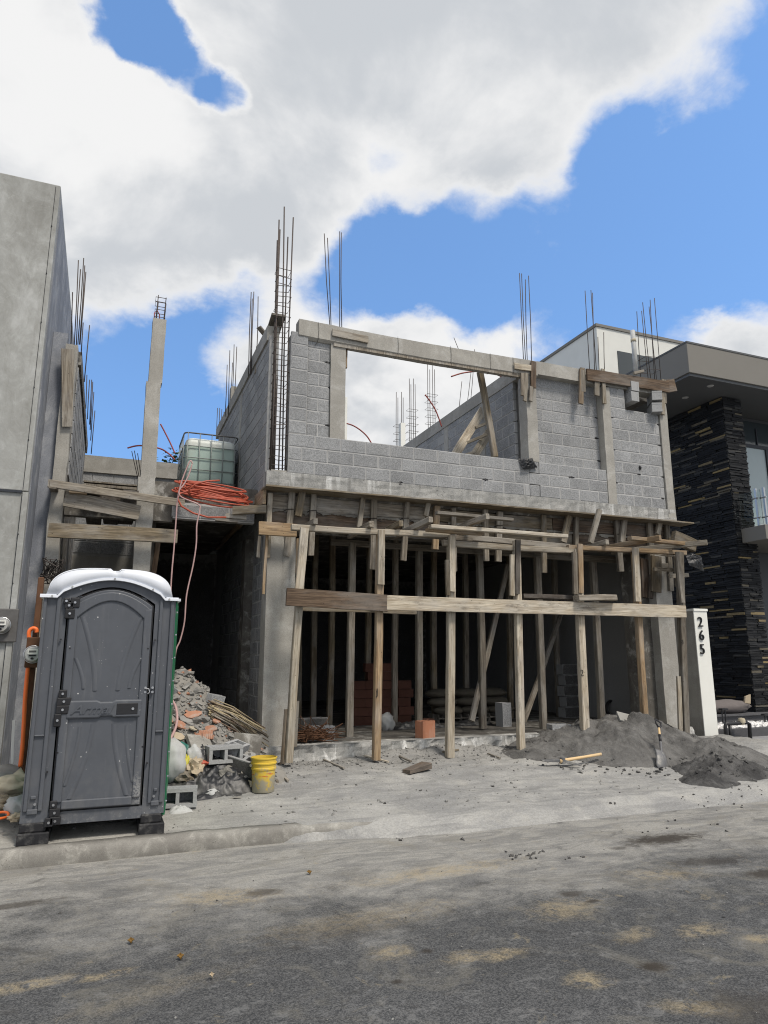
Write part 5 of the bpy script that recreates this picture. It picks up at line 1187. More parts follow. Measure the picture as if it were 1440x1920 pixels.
def shard(px, py, w, h, t, rot, m, label, cat='tile', name='broken_tile', group=None, tilt=(35, 0)):
    p = on_heap(px, py); rn = random.Random(px)
    poly = [(w/2*math.cos(a)*rn.uniform(.75, 1.1), h/2*math.sin(a)*rn.uniform(.75, 1.1)) for a in [R(x) for x in (20, 70, 120, 165, 215, 250, 300, 340)]] if name == 'broken_tile' and 'whole' not in label else [(-w/2, -h/2), (w/2, -h/2*.94), (w/2*.97, h/2), (-w/2, h/2*.97)]
    mb = MB().prism_z(poly, 0, t)
    if 'grooved' in label:
        for k in range(7): mb.box(-w/2+.01+k*w/7, -w/2+.01+k*w/7+w/16, -h/2+.006, h/2-.006, t-.001, t+.006)
    mb.xf(Matrix.Rotation(R(rot), 4, 'Z') @ Matrix.Rotation(R(tilt[0]), 4, 'X') @ Matrix.Rotation(R(tilt[1]), 4, 'Y'))
    o = mb.build(name, m, origin=(0, 0, 0), bevel=.004); o.location = p+Vector((0, -.02, .03)); return tag(o, label, cat, group)
for args in [(337, 1365, .24, .16, .025, 30, 'terracotta', 'curved orange tile shard beside the toilet wall', (50, 20)), (362, 1345, .22, .13, .02, 10, 'terracotta', 'flat terracotta shard high on the rubble heap', (40, -10)), (393, 1372, .22, .11, .02, -30, 'terracotta', 'long terracotta shard beside the cane bundle', (45, 0)),
             (385, 1384, .17, .12, .03, 5, 'terracotta', 'whole grooved orange tile half way down the heap', (62, 0)), (371, 1386, .10, .08, .025, 0, 'terracotta', 'little orange tile corner left of the grooved tile', (55, 0)), (362, 1372, .16, .09, .02, 40, 'beige_bag', 'grey-beige tile shard in the middle of the heap', (30, 10)),
             (333, 1387, .16, .12, .03, -20, 'paper', 'brown shard at the toilet wall', (50, 30)), (405, 1358, .22, .10, .02, 60, 'terracotta', 'dusty pink shard under the cane tips', (35, 0)), (350, 1355, .20, .14, .02, -15, 'chunk', 'grey slate-like shard near the heap top', (30, 15)), (318, 1355, .2, .1, .02, 70, 'terracotta', 'orange tile edge right against the green toilet wall', (50, 0))]:
    shard(*args[:7], args[7], tilt=args[8], group=None)
shard(372, 1402, .30, .24, .05, 15, 'kerb', 'pale flat concrete slab piece in the rubble', 'slab', 'slab_fragment', tilt=(38, 12))
shard(462, 1405, .36, .30, .07, -25, 'conc_dark', 'big dark slab piece propped under the cane bundle', 'slab', 'slab_fragment', tilt=(55, 12))
for (px, py, r, l, m, s) in [(415, 1432, (0, 0, 8), 'grey hollow block with both cells showing in the rubble', 'block', 1.0), (436, 1418, (20, 0, 60), 'hollow block tipped behind the open-celled one', 'block', 1.0), (455, 1446, (10, 15, -30), 'broken dark block behind the yellow bucket', 'block_dusk', 1.0),
                             (334, 1505, (0, 0, -8), 'grey hollow block at the foot of the toilet', 'block', .98), (403, 1312, (10, 10, 30), 'small block lump on the rubble by the passage wall', 'block', .55), (325, 1300, (20, 40, 10), 'lump of block on the heap top by the toilet', 'block', .55)]:
    p = on_heap(px, py+4); rr = (90, 0, r[2]) if 'cells showing' in l or 'foot of' in l else r
    o = put_block((p.x, p.y+.05, p.z+(.14 if 'cells showing' in l else .09 if rr[0] == 90 else -.02)), rr, l, m, s)
for k, (px, py, sz, l, m) in enumerate([(408, 1402, .14, 'jagged concrete lump right of the pale slab piece', 'chunk'), (447, 1412, .14, 'dusty concrete lump under the canes', 'chunk'), (425, 1455, .18, 'pale brick fragment behind the black polythene', 'kerb'), (375, 1352, .16, 'grey lump on the upper heap', 'chunk'), 
                                        (470, 1476, .12, 'small paper-like lump left of the bucket', 'paper'), (30, 1425, .0, '', '')]):
    if not l: continue
    p = on_heap(px, py); o = ellipsoid(p, (sz*.8, sz*.6, sz*.5), amp=.5, seed=px, scale=1.6).build('concrete_lump', m); tag(o, l, 'lump')
# bundle of dry cane
cane = thing('cane_bundle', on_heap(430, 1370), 'bundle of dry brown canes sliding down the rubble heap', 'cane bundle')
rnd = random.Random(21)
for k in range(58):
    s = rnd.random(); a = on_heap(388+14*rnd.random(), 1332+26*s); b = at(470+34*rnd.random(), 1358+52*(s*.75+.25*rnd.random()), 9.30+.25*rnd.random())
    a = a+Vector((0, 0, .05+.10*rnd.random())); 
    if rnd.random() < .25: b = a.lerp(b, .7)
    m_ = a.lerp(b, .5)+Vector((0, 0, .03+.02*rnd.random()))
    MB().tube([a, m_, b], [.009, .008, .005], 5).build('cane', ['cane', 'cane', 'wood_brown', 'wood_grey'][k % 4], cane, smooth=True)
# sacks, polythene and bags
def hb(x, y): return heap(x, y) if x > .2 else gz(x, y)
p = on_heap(395, 1470); tag(crumple((p.x, p.y, 0), .98, .58, .15, 3, .25, 56, hb, 1.7).build('polythene_sheet', 'tarp', smooth=True), 'crumpled black polythene sheet beside the yellow bucket', 'plastic sheet')
p = on_heap(382, 1430); tag(crumple((p.x, p.y, 0), .42, .40, .12, 8, .9, 34, hb, 1.8).build('polythene_sheet', 'tarp', smooth=True), 'black polythene draped up over the rubble behind the big sheet', 'plastic sheet')
p = on_heap(325, 1447); tag(ellipsoid((p.x-.02, p.y, p.z+.10), (.15, .20, .25), seed=4, amp=.22).build('white_sack', 'white_bag', smooth=True), 'stuffed white sack squeezed against the toilet wall', 'sack')
p = on_heap(348, 1447); tag(ellipsoid((p.x, p.y, p.z+.05), (.08, .10, .13), seed=14, amp=.4).build('plastic_bag', 'yellow_bag', smooth=True), 'yellow plastic bag beside the white sack', 'bag')
p = on_heap(360, 1452); tag(ellipsoid((p.x, p.y-.05, p.z+.07), (.11, .10, .11), seed=24, amp=.6, scale=3.2).build('paper_sack', 'paper', smooth=False), 'crumpled brown paper in front of the yellow bag', 'paper')
p = on_heap(345, 1466); tag(ellipsoid((p.x, p.y, p.z+.03), (.14, .10, .10), seed=31, amp=.5).build('paper_sack', 'wood_olive', smooth=False), 'dirty brown wrapping under the crumpled paper', 'paper')
p = on_heap(345, 1425); tag(crumple((p.x, p.y, 0), .30, .22, .14, 12, .1, 22, hb).build('plastic_net', 'green_net', smooth=True), 'green plastic scrap above the yellow bag', 'plastic scrap')
p = on_heap(362, 1428); tag(ellipsoid((p.x, p.y-.04, p.z+.06), (.09, .08, .12), seed=41, amp=.3).build('plastic_bag', 'white_bag', smooth=True), 'small clear plastic bag on the black polythene', 'bag')
p = on_heap(376, 1440); tag(ellipsoid((p.x, p.y-.08, p.z+.06), (.07, .04, .03), seed=43, amp=.5).build('plastic_scrap', 'hose', smooth=True), 'pinkish red plastic scrap on the black polythene', 'plastic scrap')
p = on_heap(396, 1497); tag(ellipsoid((p.x, p.y, p.z+.03), (.09, .06, .07), seed=51, amp=.25).build('plastic_bag', 'white_bag', smooth=True), 'little white plastic bag on the pavement in front of the polythene', 'bag')
p = on_heap(338, 1522); tag(crumple((p.x, p.y, 0), .28, .14, .08, 15, .1, 20, hb).build('plastic_bag', 'white_bag', smooth=True), 'flat clear plastic bag under the hollow block at the toilet foot', 'bag')
p = on_heap(318, 1515); tag(crumple((p.x, p.y, 0), .18, .12, .05, 18, .1, 16, hb).build('plastic_scrap', 'green_net', smooth=True), 'green scrap under the corner of the toilet', 'plastic scrap')
# left of the toilet
def ls(px, py, Y): return at(px, py, Y)
p = at(15, 1460, 8.6); tag(ellipsoid((p.x-.1, p.y, p.z-.03), (.34, .3, .16), seed=61, amp=.3).build('boulder', 'chunk', smooth=True), 'rounded grey lump left of the toilet', 'lump')
p = at(30, 1470, 8.1); tag(ellipsoid((p.x, p.y, p.z), (.20, .13, .10), seed=63, amp=.5).build('cloth_sack', 'beige_bag', smooth=True), 'crumpled beige sack left of the toilet', 'sack')
p = at(22, 1500, 7.95); tag(ellipsoid((p.x-.05, p.y, p.z-.02), (.22, .16, .08), seed=66, amp=.6).build('cloth_sack', 'wood_olive', smooth=True), 'dirty brown sack under the beige one', 'sack')
p = at(36, 1512, 7.75); tag(ellipsoid((p.x, p.y, p.z), (.12, .10, .10), seed=67, amp=.35).build('plastic_bag', 'white_bag', smooth=True), 'white plastic bag beside the left foot of the toilet', 'bag')
hose('ground_hose', [at(-14, 1528, 7.6), at(2, 1523, 7.65), at(14, 1524, 7.65), at(15, 1530, 7.6), at(4, 1534, 7.55), at(-14, 1536, 7.5)], .012, 'pipe_orange', 'loop of orange cable on the ground left of the toilet')
p = at(33, 1532, 7.5); tag(ellipsoid((p.x, p.y, p.z), (.08, .05, .035), seed=69, amp=.5).build('paper_scrap', 'paper'), 'brown leaf-like scrap on the kerb beside the toilet', 'scrap')

# yellow bucket
bp = floor_pt(493, 1484); bz = bp.z; BKY = bp.y
bk = thing('bucket', (bp.x, BKY, bz), 'worn yellow plastic bucket standing at the edge of the rubble', 'bucket')
mb = MB().lathe([(0, .0), (.118, .0), (.125, .012), (.132, .24), (.142, .245), (.142, .262), (.135, .268), (.137, .30), (.146, .304), (.147, .318), (.139, .322), (.141, .355), (.150, .36), (.150, .374), (.142, .376), (.137, .30), (.120, .02), (0, .02)], 36, (bp.x, BKY, bz))
mb.build('bucket_shell', 'bucket', bk, smooth=True, auto=40)
MB().tube([(bp.x-.155, BKY-.02, bz+.29), (bp.x-.13, BKY, bz+.29)], .018, 10).build('handle_lug', 'bucket', bk)

# ------------------------------------------------------------------ inside the opening
rb_ = at(800, 1383, 9.85); o = put_block((rb_.x, 9.9, ZF), (0, 0, 22), 'orange clay hollow brick standing on the edge of the floor slab', 'terra_clean', .82, None, 'brick'); o.scale = (.82, 1.0, 1.5)
o = put_block((at(1048, 1372, 9.55).x, 9.55, .40), (0, 0, -12), 'single grey block at the edge of the sand heap', 'block', .85); o.scale = (.9, 1.5, 1.2)
p = at(600, 1395, 10.2); put_block((p.x, 10.2, ZF), (0, 0, -5), 'grey block lying behind the wire scrap inside the opening', 'block', 1.0)
p = at(936, 1345, 11.0); put_block((p.x, 11.0, ZF+.20), (0, 90, 10), 'grey block standing on end between the inner props', 'block', 1.0)
p = at(592, 1345, 11.4); put_block((p.x-.05, 11.4, ZF), (0, 0, 15), 'grey block in the shade at the left inner props', 'block_dusk', 1.1)
p = at(1065, 1300, 12.2)
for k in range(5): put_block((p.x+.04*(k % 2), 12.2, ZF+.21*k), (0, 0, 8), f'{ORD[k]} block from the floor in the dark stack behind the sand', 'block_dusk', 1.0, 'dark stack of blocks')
rnd = random.Random(31); mb = MB(); c0 = at(585, 1385, 9.95)
for k in range(46):
    a = [Vector((c0.x+rnd.gauss(0, .19), 9.95+rnd.gauss(0, .10), ZF+.03+abs(rnd.gauss(0, .11))*(1.2 if i % 2 else .6))) for i in range(5)]; mb.tube(a, .006, 5)
tag(mb.build('wire_scrap', 'rusty'), 'tangled heap of rusty wire and twigs inside the left column', 'scrap wire')
rnd = random.Random(33); c0 = at(720, 1335, 11.9)
for r_ in range(7):
    for k in range(4):
        if r_ > 4 and k in (0, 3): continue
        mb = hollow_block('b', s=.74); x = c0.x-.42+.30*k+(.05 if r_ % 2 else 0); o = mb.build('clay_brick', 'terra_shaded', None, origin=(0, 0, 0)); o.location = (x, 12.2+rnd.uniform(-.02, .02), ZF+.155*r_)
        tag(o, f'red clay brick in the dark stack, {ORD[r_]} row up, {ORD[k]} from the left', 'brick', 'stack of red clay bricks')
o = put_block((at(786, 1345, 11.3).x+.1, 11.3, ZF), (0, 0, 5), 'red clay brick lying right of the brick stack', 'terra_shaded', .75, None, 'brick')
for k in range(9):
    i, j = k % 3, k//3; p = at(840, 1330, 12.0)
    tag(ellipsoid((p.x+.55*i-(.1 if j else 0), 12.0+.05*j, ZF+.22+.15*j), (.30, .22, .09), seed=70+k, amp=.12).build('cement_bag', 'bag_shaded', smooth=True), f'cement bag in the shade, {ORD[j]} layer up, {ORD[i]} from the left', 'cement bag', 'stack of cement bags')
mb = MB()
for i in range(10):
    for j in range(2):
        p = at(820, 1330, 11.8); x = p.x+.15*i; z = ZF+.005+.085*j
        mb.box(x, x+.012, 11.75, 12.2, z, z+.08); mb.box(x+.012, x+.15, 11.752, 12.2, z, z+.012)
tag(mb.build('brick_pallet', 'conc_dark'), 'row of open-celled bricks under the cement bags', 'brick row')
p = atz(745, 1366, ZF); tag(crumple((p.x+.35, p.y, ZF), 1.0, .5, .14, 22, 0, 34).build('polythene_sheet', 'tarp', smooth=True), 'black polythene lying behind the red clay brick on the floor', 'plastic sheet')
p = atz(860, 1360, ZF); tag(crumple((p.x+.25, p.y, ZF), .9, .4, .10, 27, 0, 30).build('polythene_sheet', 'tarp', smooth=True), 'black polythene on the floor right of the thick pale prop', 'plastic sheet')
p = at(725, 1330, 11.2); tag(ellipsoid((p.x, 11.2, ZF+.12), (.13, .1, .15), seed=81, amp=.4).build('plastic_bag', 'white_bag', smooth=True), 'pale plastic bag leaning on the red brick stack', 'bag')
tag(MB().lathe([(.16, -.05), (.19, 0), (.16, .05), (.13, .0), (.16, -.05)], 24).xf(Matrix.Translation(at(1150, 1330, 11.4)) @ Matrix.Rotation(R(80), 4, 'X')).build('tyre', 'black', smooth=True), 'dark round wheel in the shade behind the sand heap', 'wheel')
hose('cable', [at(x, y, Y) for x, y, Y in [(980, 1350, 10.9), (1010, 1352, 10.8), (1040, 1350, 10.9), (1075, 1356, 10.7), (1110, 1352, 10.9)]], .009, 'black', 'black cable on the floor behind the grey block', 'cable')

# ------------------------------------------------------------------ sand, tools
def rid(x, y, z): return 1-abs(mnoise.noise(Vector((x, y, z))))*2
def sand_top(x, y):
    h = pile(x, y)*1.12; k = min(1, 6*h); g0 = verge_z(x, min(9.6, y))-.03
    return max(g0 if y < 9.6 else ZF-.2, g0+h+k*(.045*rid(x*2.6, y*2.6, 2)-.03+.022*rid(x*7, y*7, 5)+.012*fbm(x*16, y*16, 3)))
sp = grid(190, 150, lambda u, v: (5.3+4.7*u, 7.7+3.0*v, sand_top(5.3+4.7*u, 7.7+3.0*v))).build('sand_heap', 'sand', smooth=True)
tag(sp, 'heap of grey building sand in front of the right column', 'sand heap', kind='stuff')
def clod(x, y): return .22*max(0, 1-math.hypot((x-8.15)/.85, (y-7.75)/.55))**.8+.15*max(0, 1-math.hypot((x-7.45)/.45, (y-7.35)/.35))**.8
sp2 = grid(140, 100, lambda u, v: (6.9+2.4*u, 6.9+1.5*v, verge_z(6.9+2.4*u, 6.9+1.5*v)-.025+clod(6.9+2.4*u, 6.9+1.5*v)*(1+.3*fbm(u*14, v*9, 3))+min(1, clod(6.9+2.4*u, 6.9+1.5*v)*9)*(.02*fbm(u*50, v*30, 6)+.03*rid(u*9, v*6, 8)-.02))).build('sand_heap', 'sand_wet', smooth=True)
tag(sp2, 'damp dark sand spilled towards the road at the right', 'sand heap', kind='stuff')
def sand_z(x, y): return verge_z(x, min(y, 9.6))-.03+pile(x, y)*1.12
mb = MB(); md = MB(); rnd = random.Random(41)
for k in range(230):
    a = rnd.uniform(0, 6.28); r = .7+.5*rnd.random(); x, y = 7.6+1.7*r*math.cos(a), 8.9+1.0*r*math.sin(a)
    if y > 9.6 or y < 7.2: continue
    chunk(Vector((x, y, max(verge_z(x, y), sand_z(x, y))+.008)), .012+.03*rnd.random()**2, rnd, mb)
for k in range(50):
    x, y = rnd.gauss(8.0, .6), rnd.gauss(7.6, .3)
    if not 6.9 < y < 8.4: continue
    chunk(Vector((x, y, verge_z(x, y)+max(0, clod(x, y)-.02)+.01)), .015+.04*rnd.random()**2, rnd, md)
tag(mb.build('sand_clods', 'sand'), 'crumbs of sand round the grey heap', 'sand crumbs', kind='stuff'); tag(md.build('sand_clods', 'sand_wet'), 'dark clods round the damp sand', 'sand crumbs', kind='stuff')
p = at(1178, 1338, 9.2); o = MB().box(-.20, .20, -.10, .10, 0, .04).build('slab_fragment', 'chunk', origin=(0, 0, 0), bevel=.006); o.location = (p.x, 9.2, p.z-.10); o.rotation_euler = (R(40), R(14), R(-10)); tag(o, 'flat grey block piece stuck in the top of the sand heap', 'slab')
# shovel leaning on the heap
a, b = at(1244, 1445, 8.05), at(1234, 1352, 8.45)
sh = thing('shovel', a, 'long-handled shovel with a steel blade leaning on the sand heap', 'shovel'); t = (b-a).normalized(); L = (b-a).length
s_ = t.cross(Vector((0, 1, 0))).normalized(); nrm = s_.cross(t).normalized()
q0 = a+t*.30; q1 = a+t*.46; q2 = b-t*.12
MB().tube([q1-t*.02, q1.lerp(q2, .5), q2], [.017, .018, .016], 12).build('shaft', 'toolwood', sh, smooth=True)
MB().tube([q0-t*.06, q0, q1], [.020, .018, .020], 12).build('socket', 'toolsteel', sh, smooth=True); MB().tube([q1, q1+t*.12], .0195, 12).build('ferrule', 'black', sh, smooth=True)
MB().tube([q2, b-t*.06-s_*.05, b-s_*.06, b+s_*.06, b-t*.06+s_*.05, q2], .013, 8).build('grip', 'black', sh, smooth=True)
def bl(u, v):
    w = (.115*(1-.12*v))*(1 if v > .25 else (.55+.45*math.sin(v/.25*math.pi/2))); s = 2*u-1
    return a-t*.03+t*(.33*v)+s_*s*w+nrm*(.035*(s*s)-.03*math.sin(v*2.6))+t*(-.03*s*s*(1-v))*-1
bd = grid(12, 12, bl).build('blade', 'toolsteel', sh, smooth=True); bd.modifiers.new('thick', 'SOLIDIFY').thickness = .006
# mattock lying on the ground
a, b = at(1056, 1444, 8.40), at(1127, 1414, 8.42); a.z = verge_z(a.x, a.y)+.08; b.z = max(b.z, verge_z(b.x, b.y)+.06)
mk = thing('mattock', a, 'mattock with a pale wooden handle lying before the sand heap', 'mattock'); t = (b-a).normalized()
MB().tube([a-t*.05, a+t*.1, a.lerp(b, .6), b], [.030, .024, .019, .021], 12).build('handle', 'toolwood', mk, smooth=True)
c = (at(1033, 1440, 8.45)-at(1078, 1446, 8.35)).normalized()
up_ = Vector((0, 0, 1)); hd = MB()
for (x0, x1, w0, w1, t0, t1) in ((.02, .30, .026, .055, .024, .008), (-.26, .02, .010, .026, .010, .024)):
    k = len(hd.v)
    for (x, w_, tt) in ((x0, w0, t0), (x1, w1, t1)):
        n_ = c.cross(up_).normalized(); pp = a+c*x+up_*(-.10*x*x*4)
        hd.v += [pp-n_*w_-up_*tt, pp+n_*w_-up_*tt, pp+n_*w_+up_*tt, pp-n_*w_+up_*tt]
    hd.f += [(k+3, k+2, k+1, k), (k+4, k+5, k+6, k+7)]+[(k+i, k+(i+1) % 4, k+4+(i+1) % 4, k+4+i) for i in range(4)]
hd.tube([a-up_*.04, a+up_*.045], .036, 14); hd.build('head', 'toolsteel', mk, bevel=.004)
# sticks and stones
a, b = floor_pt(762, 1452), floor_pt(800, 1442); timber('wood_offcut', a+Vector((0, 0, .03)), b+Vector((0, 0, .05)), .12, .05, 'wood_brown', 'dark tapered wood offcut lying on the pavement before the props', 'offcut', up=(0, 0, 1), taper=-.5)
for k, (xa, ya, xb, yb, m, l) in enumerate([(684, 1419, 728, 1432, 'p', 'thin stick at the foot of the orange-brown prop'), (830, 1412, 860, 1409, 'o', 'short stick across the foot of the thick pale prop'), (606, 1426, 645, 1444, 'g', 'grey stick lying by the slab step'), (749, 1420, 770, 1431, 'g', 'pale splinter between the two front props'), (915, 1415, 938, 1425, 'g', 'grey stick left of the sand heap'), (521, 1448, 540, 1468, 'g', 'splintered stick beside the bucket'), (505, 1450, 520, 1470, 'o', 'brown splinter right behind the bucket')]):
    a, b = floor_pt(xa, ya), floor_pt(xb, yb); timber('stick', a+Vector((0, 0, .015)), b+Vector((0, 0, .025)), .03, .02, WD[m], l, 'stick', up=(0, 0, 1))
mb = MB(); md = MB(); rnd = random.Random(51)
for k in range(2600):
    x = rnd.uniform(-1.2, 9.5); y = 9.62-abs(rnd.gauss(0, .38)) if rnd.random() < .72 else rnd.uniform(7.1, 9.6)
    if y < 7.0: continue
    (chunk)(Vector((x, y, verge_z(x, y)+.004)), .006+.022*rnd.random()**3, rnd, mb if rnd.random() < .85 else md)
for k in range(420):
    x = rnd.uniform(-1, 8.5); y = rnd.uniform(2.6, 7.0)
    chunk(Vector((x, y, ROADZ+.002)), .003+.010*rnd.random()**4, rnd, mb if rnd.random() < .5 else md)
for (px, py, n, sx) in [(980, 1604, 22, .12), (750, 1575, 5, .04), (1070, 1610, 4, .05), (1255, 1550, 12, .5), (870, 1578, 4, .1), (1390, 1480, 22, .35), (1330, 1495, 14, .25), (790, 1502, 5, .05), (1148, 1505, 5, .05)]:
    q = atz(px, py, ROADZ if py > 1530 else -.02)
    for k in range(n):
        x, y = q.x+rnd.gauss(0, sx), q.y+rnd.gauss(0, sx*.5); chunk(Vector((x, y, max(ROADZ, verge_z(x, y) if y > 6.5 else -9)+.006)), .008+.018*rnd.random()**2, rnd, md)
tag(mb.build('grit', 'debris'), 'pale grit scattered over pavement and road', 'grit', kind='stuff'); tag(md.build('clods', 'debris_dark'), 'dark crumbs scattered over pavement and road', 'grit', kind='stuff')
for k, (px, py, l, m) in enumerate([(338, 1800, 'orange dry leaf alone on the asphalt', 'dryleaf'), (245, 1770, 'small yellow leaf on the asphalt left of the orange one', 'dryleaf'), (397, 1836, 'tiny pale flake on the asphalt right of the orange leaf', 'paper'), (580, 1640, 'little curled leaf at the edge of the dusty strip', 'dryleaf')]):
    p = atz(px, py, ROADZ); s = .017 if k != 2 else .011
    mb = grid(4, 6, lambda u, v: p+Vector(((u-.5)*s*2.0*math.sin(math.pi*min(1, max(.02, v)))*(1+.5*math.sin(v*14)), (v-.5)*s*2.6, .006+.03*abs(u-.5)+.012*v*v))); tag(mb.build('fallen_leaf', m, smooth=True), l, 'leaf')

# ------------------------------------------------------------------ white number post
NP = thing('number_post', (10.45, 10.4, .1), 'white wall post with black house number 265', 'number post')
a, b, c = at(1300, 1143, 10.2), at(1322, 1143, 10.2), at(1330, 1390, 10.2)
MB().box(a.x, b.x+.03, 10.215, 11.6, -.1, a.z-.02).build('post_body', 'conc', NP)
MB().box(a.x-.004, b.x+.034, 10.196, 10.218, -.1, a.z-.02).build('post_face', 'white_paint', NP, bevel=.006); MB().box(a.x-.012, b.x+.042, 10.18, 11.6, a.z-.024, a.z+.02).build('post_cap', 'white_paint', NP)
for s, px, py in (('2', 1313, 1167), ('6', 1315.5, 1192), ('5', 1317, 1218)):
    q = at(px, py, 10.18); text(s, .265, 'digit', 'numeral', NP, (q.x, 10.178, q.z), (90, 0, 0), .010)

# ------------------------------------------------------------------ modern house on the right
mh = thing('modern_house', (15, 13, 0), 'modern house with dark stone pillar and grey overhanging roof', 'house')
FX, FY = 11.50, 10.8; zt = at(1287, 641, FY).z; zb = at(1293, 700, FY).z
MB().box(FX, 26, FY, 20, zb+.03, zt).build('roof_fascia', 'taupe', mh, bevel=.01); MB().box(FX+.04, 26, FY+.04, 20, zb-.03, zb+.03).build('soffit', 'soffit', mh)
MB().box(FX-.01, 26, FY-.012, 20, zt-.02, zt+.02).build('roof_edge_trim', 'soffit', mh)
for px, py in ((1332, 724), (1285, 746)):
    q = atz(px, py, zb-.035); MB().lathe([(0, 0), (.065, 0), (.075, .01), (.075, .02)], 18, (q.x, q.y, zb-.04)).build('downlight', 'white_cap', mh, smooth=True)
# white upper storey behind
WY = 16.0; q = at(1118, 611, WY); MB().box(q.x, 30, WY, 26, 6, q.z).build('upper_storey', 'white_paint', mh)
MB().box(q.x-.04, 30, WY-.04, 26, q.z-.02, q.z+.07).build('parapet_trim', 'taupe', mh)
a, b = at(1157, 658, WY), at(1238, 700, WY); MB().box(a.x, b.x, WY-.02, WY+.3, b.z-1, a.z).build('window', 'darkglass', mh)
# stone clad pillar
PX0, PY0 = 13.18, 11.5; PXR = at(1387, 740, PY0).x
pil = MB().box(PX0+.035, PXR-.0, PY0+.035, 17, .2, zb-.02).build('stone_pillar', 'frame_dark', mh)
rest = MB(); rnd = random.Random(61); nst = 0; ms_ = []
def stone(L, h, d, rn):
    mb = MB().box(0, L, -d, .03, 0, h); 
    for i in (0, 1, 4, 5): mb.v[i] += Vector((rn.uniform(-.004, .004), rn.uniform(-.010, .010), rn.uniform(-.004, .004)))
    return mb
mesh_c = {}
def put_stone(o_, u, yv, L, h):
    global nst
    L = round(L/.03)*.03; key = (round(L, 2), round(h, 3), rnd.randrange(3))
    if key not in mesh_c:
        me = stone(L, h, .02+.012*key[2], rnd).mesh('stone'); me.materials.append(M['stone']); mesh_c[key] = me
    mw = Matrix((u, yv, Vector((0, 0, 1)))).transposed().to_4x4(); mw.translation = o_
    if nst < 300:
        ob = bpy.data.objects.new('stone', mesh_c[key]); col.objects.link(ob); ob.parent = pil; mw.translation = o_-WPOS[pil.name]; ob.matrix_local = mw; nst += 1
    else: rest.add([mw @ v.co for v in mesh_c[key].vertices], [tuple(f.vertices) for f in mesh_c[key].polygons])
HS = [.040, .052, .046, .036, .060]
z = .42
rows = []
while z < zb-.06:
    h = rnd.choice(HS); rows.append((z, h)); z += h+.004
for z, h in rows:               # street face
    x = PX0
    while x < PXR-.05:
        L = min(rnd.uniform(.16, .42), PXR-x)
        if PXR-x-L < .08: L = PXR-x
        put_stone(Vector((x, PY0+.02, z)), Vector((1, 0, 0)), Vector((0, 1, 0)), L-.006, h-.004); x += L
for z, h in rows:               # side face towards the building site
    y = PY0
    while y < 16.2:
        L = rnd.uniform(.22, .55)
        mw_o = Vector((PX0+.02, y+L, z)); put_stone(mw_o, Vector((0, -1, 0)), Vector((1, 0, 0)), L-.006, h-.004); y += L
tag(rest.build('stones', 'stone', pil), kind='stuff')
# recessed glazing beside the pillar, and the upper wall above it
GY = 12.4
MB().box(PXR, 26, GY+.05, GY+.2, 0, zb).build('recess_wall', 'soffit', mh)
a, b = at(1386, 783, GY), at(1440, 822, GY); zl = at(1410, 835, GY).z
MB().box(PXR, 26, GY-.02, GY+.05, zl, at(1410, 792, GY).z).build('glazing', 'darkglass', mh)
for px in (1415,): q = at(px, 810, GY); MB().box(q.x-.015, q.x+.015, GY-.05, GY, zl, zl+.45).build('glazing_joint', 'frame_dark', mh)
zd = 4.45; dx = at(1393, 850, GY).x; dw = at(1432, 850, GY).x
wd = MB().box(PXR, 26, GY-.06, GY+.02, zl-.09, zl).build('window', 'frame_dark', mh)
MB().box(dw, dw+.12, GY-.07, GY+.02, zd, zl-.09).build('frame', 'frame_dark', wd); MB().box(PXR-.1, dx, GY-.06, GY+.02, zd, zl-.09).build('frame', 'frame_dark', wd)
MB().box(dx, dw, GY-.03, GY, zd, zl-.09).build('pane', 'curtain', wd); MB().box(dw+.12, 26, GY-.03, GY, zd, zl-.09).build('pane', 'darkglass', wd)
BX = at(1388, 1000, PY0).x; BY = PY0
while at(1436, 1000, BY).x > BX: BY -= .01
zt_ = at(1436, 983, BY).z; zl_ = at(1436, 1010, BY).z
balc = MB().box(BX, 26, BY, PY0-.03, zl_, zt_).build('balcony', 'taupe', mh, bevel=.008)
MB().box(PXR+.005, 26, PY0-.03, GY, zl_+.003, zt_-.003).build('balcony_floor', 'taupe', mh)
zg = zt_+.80
MB().box(BX+.03, BX+.042, BY+.06, PY0-.05, zt_+.03, zg).build('glass_panel', 'glass', balc); MB().box(BX+.10, BX+2.6, BY+.03, BY+.042, zt_+.03, zg).build('glass_panel', 'glass', balc)
for (x, y) in ((BX+.02, BY+.16), (BX+.10, BY+.02)):
    MB().box(x-.022, x+.022, y-.022, y+.022, zt_, zg+.04).build('rail_post', 'stainless', balc)
    for zz in (.18, .62): MB().tube([(x-.01, y+.10, zt_+zz), (x-.01, y-.06, zt_+zz)], .018, 8).build('glass_clamp', 'stainless', balc)
MB().box(PXR, 26, 13.2, 13.3, 0, 4.3).build('porch_wall', 'black', mh)
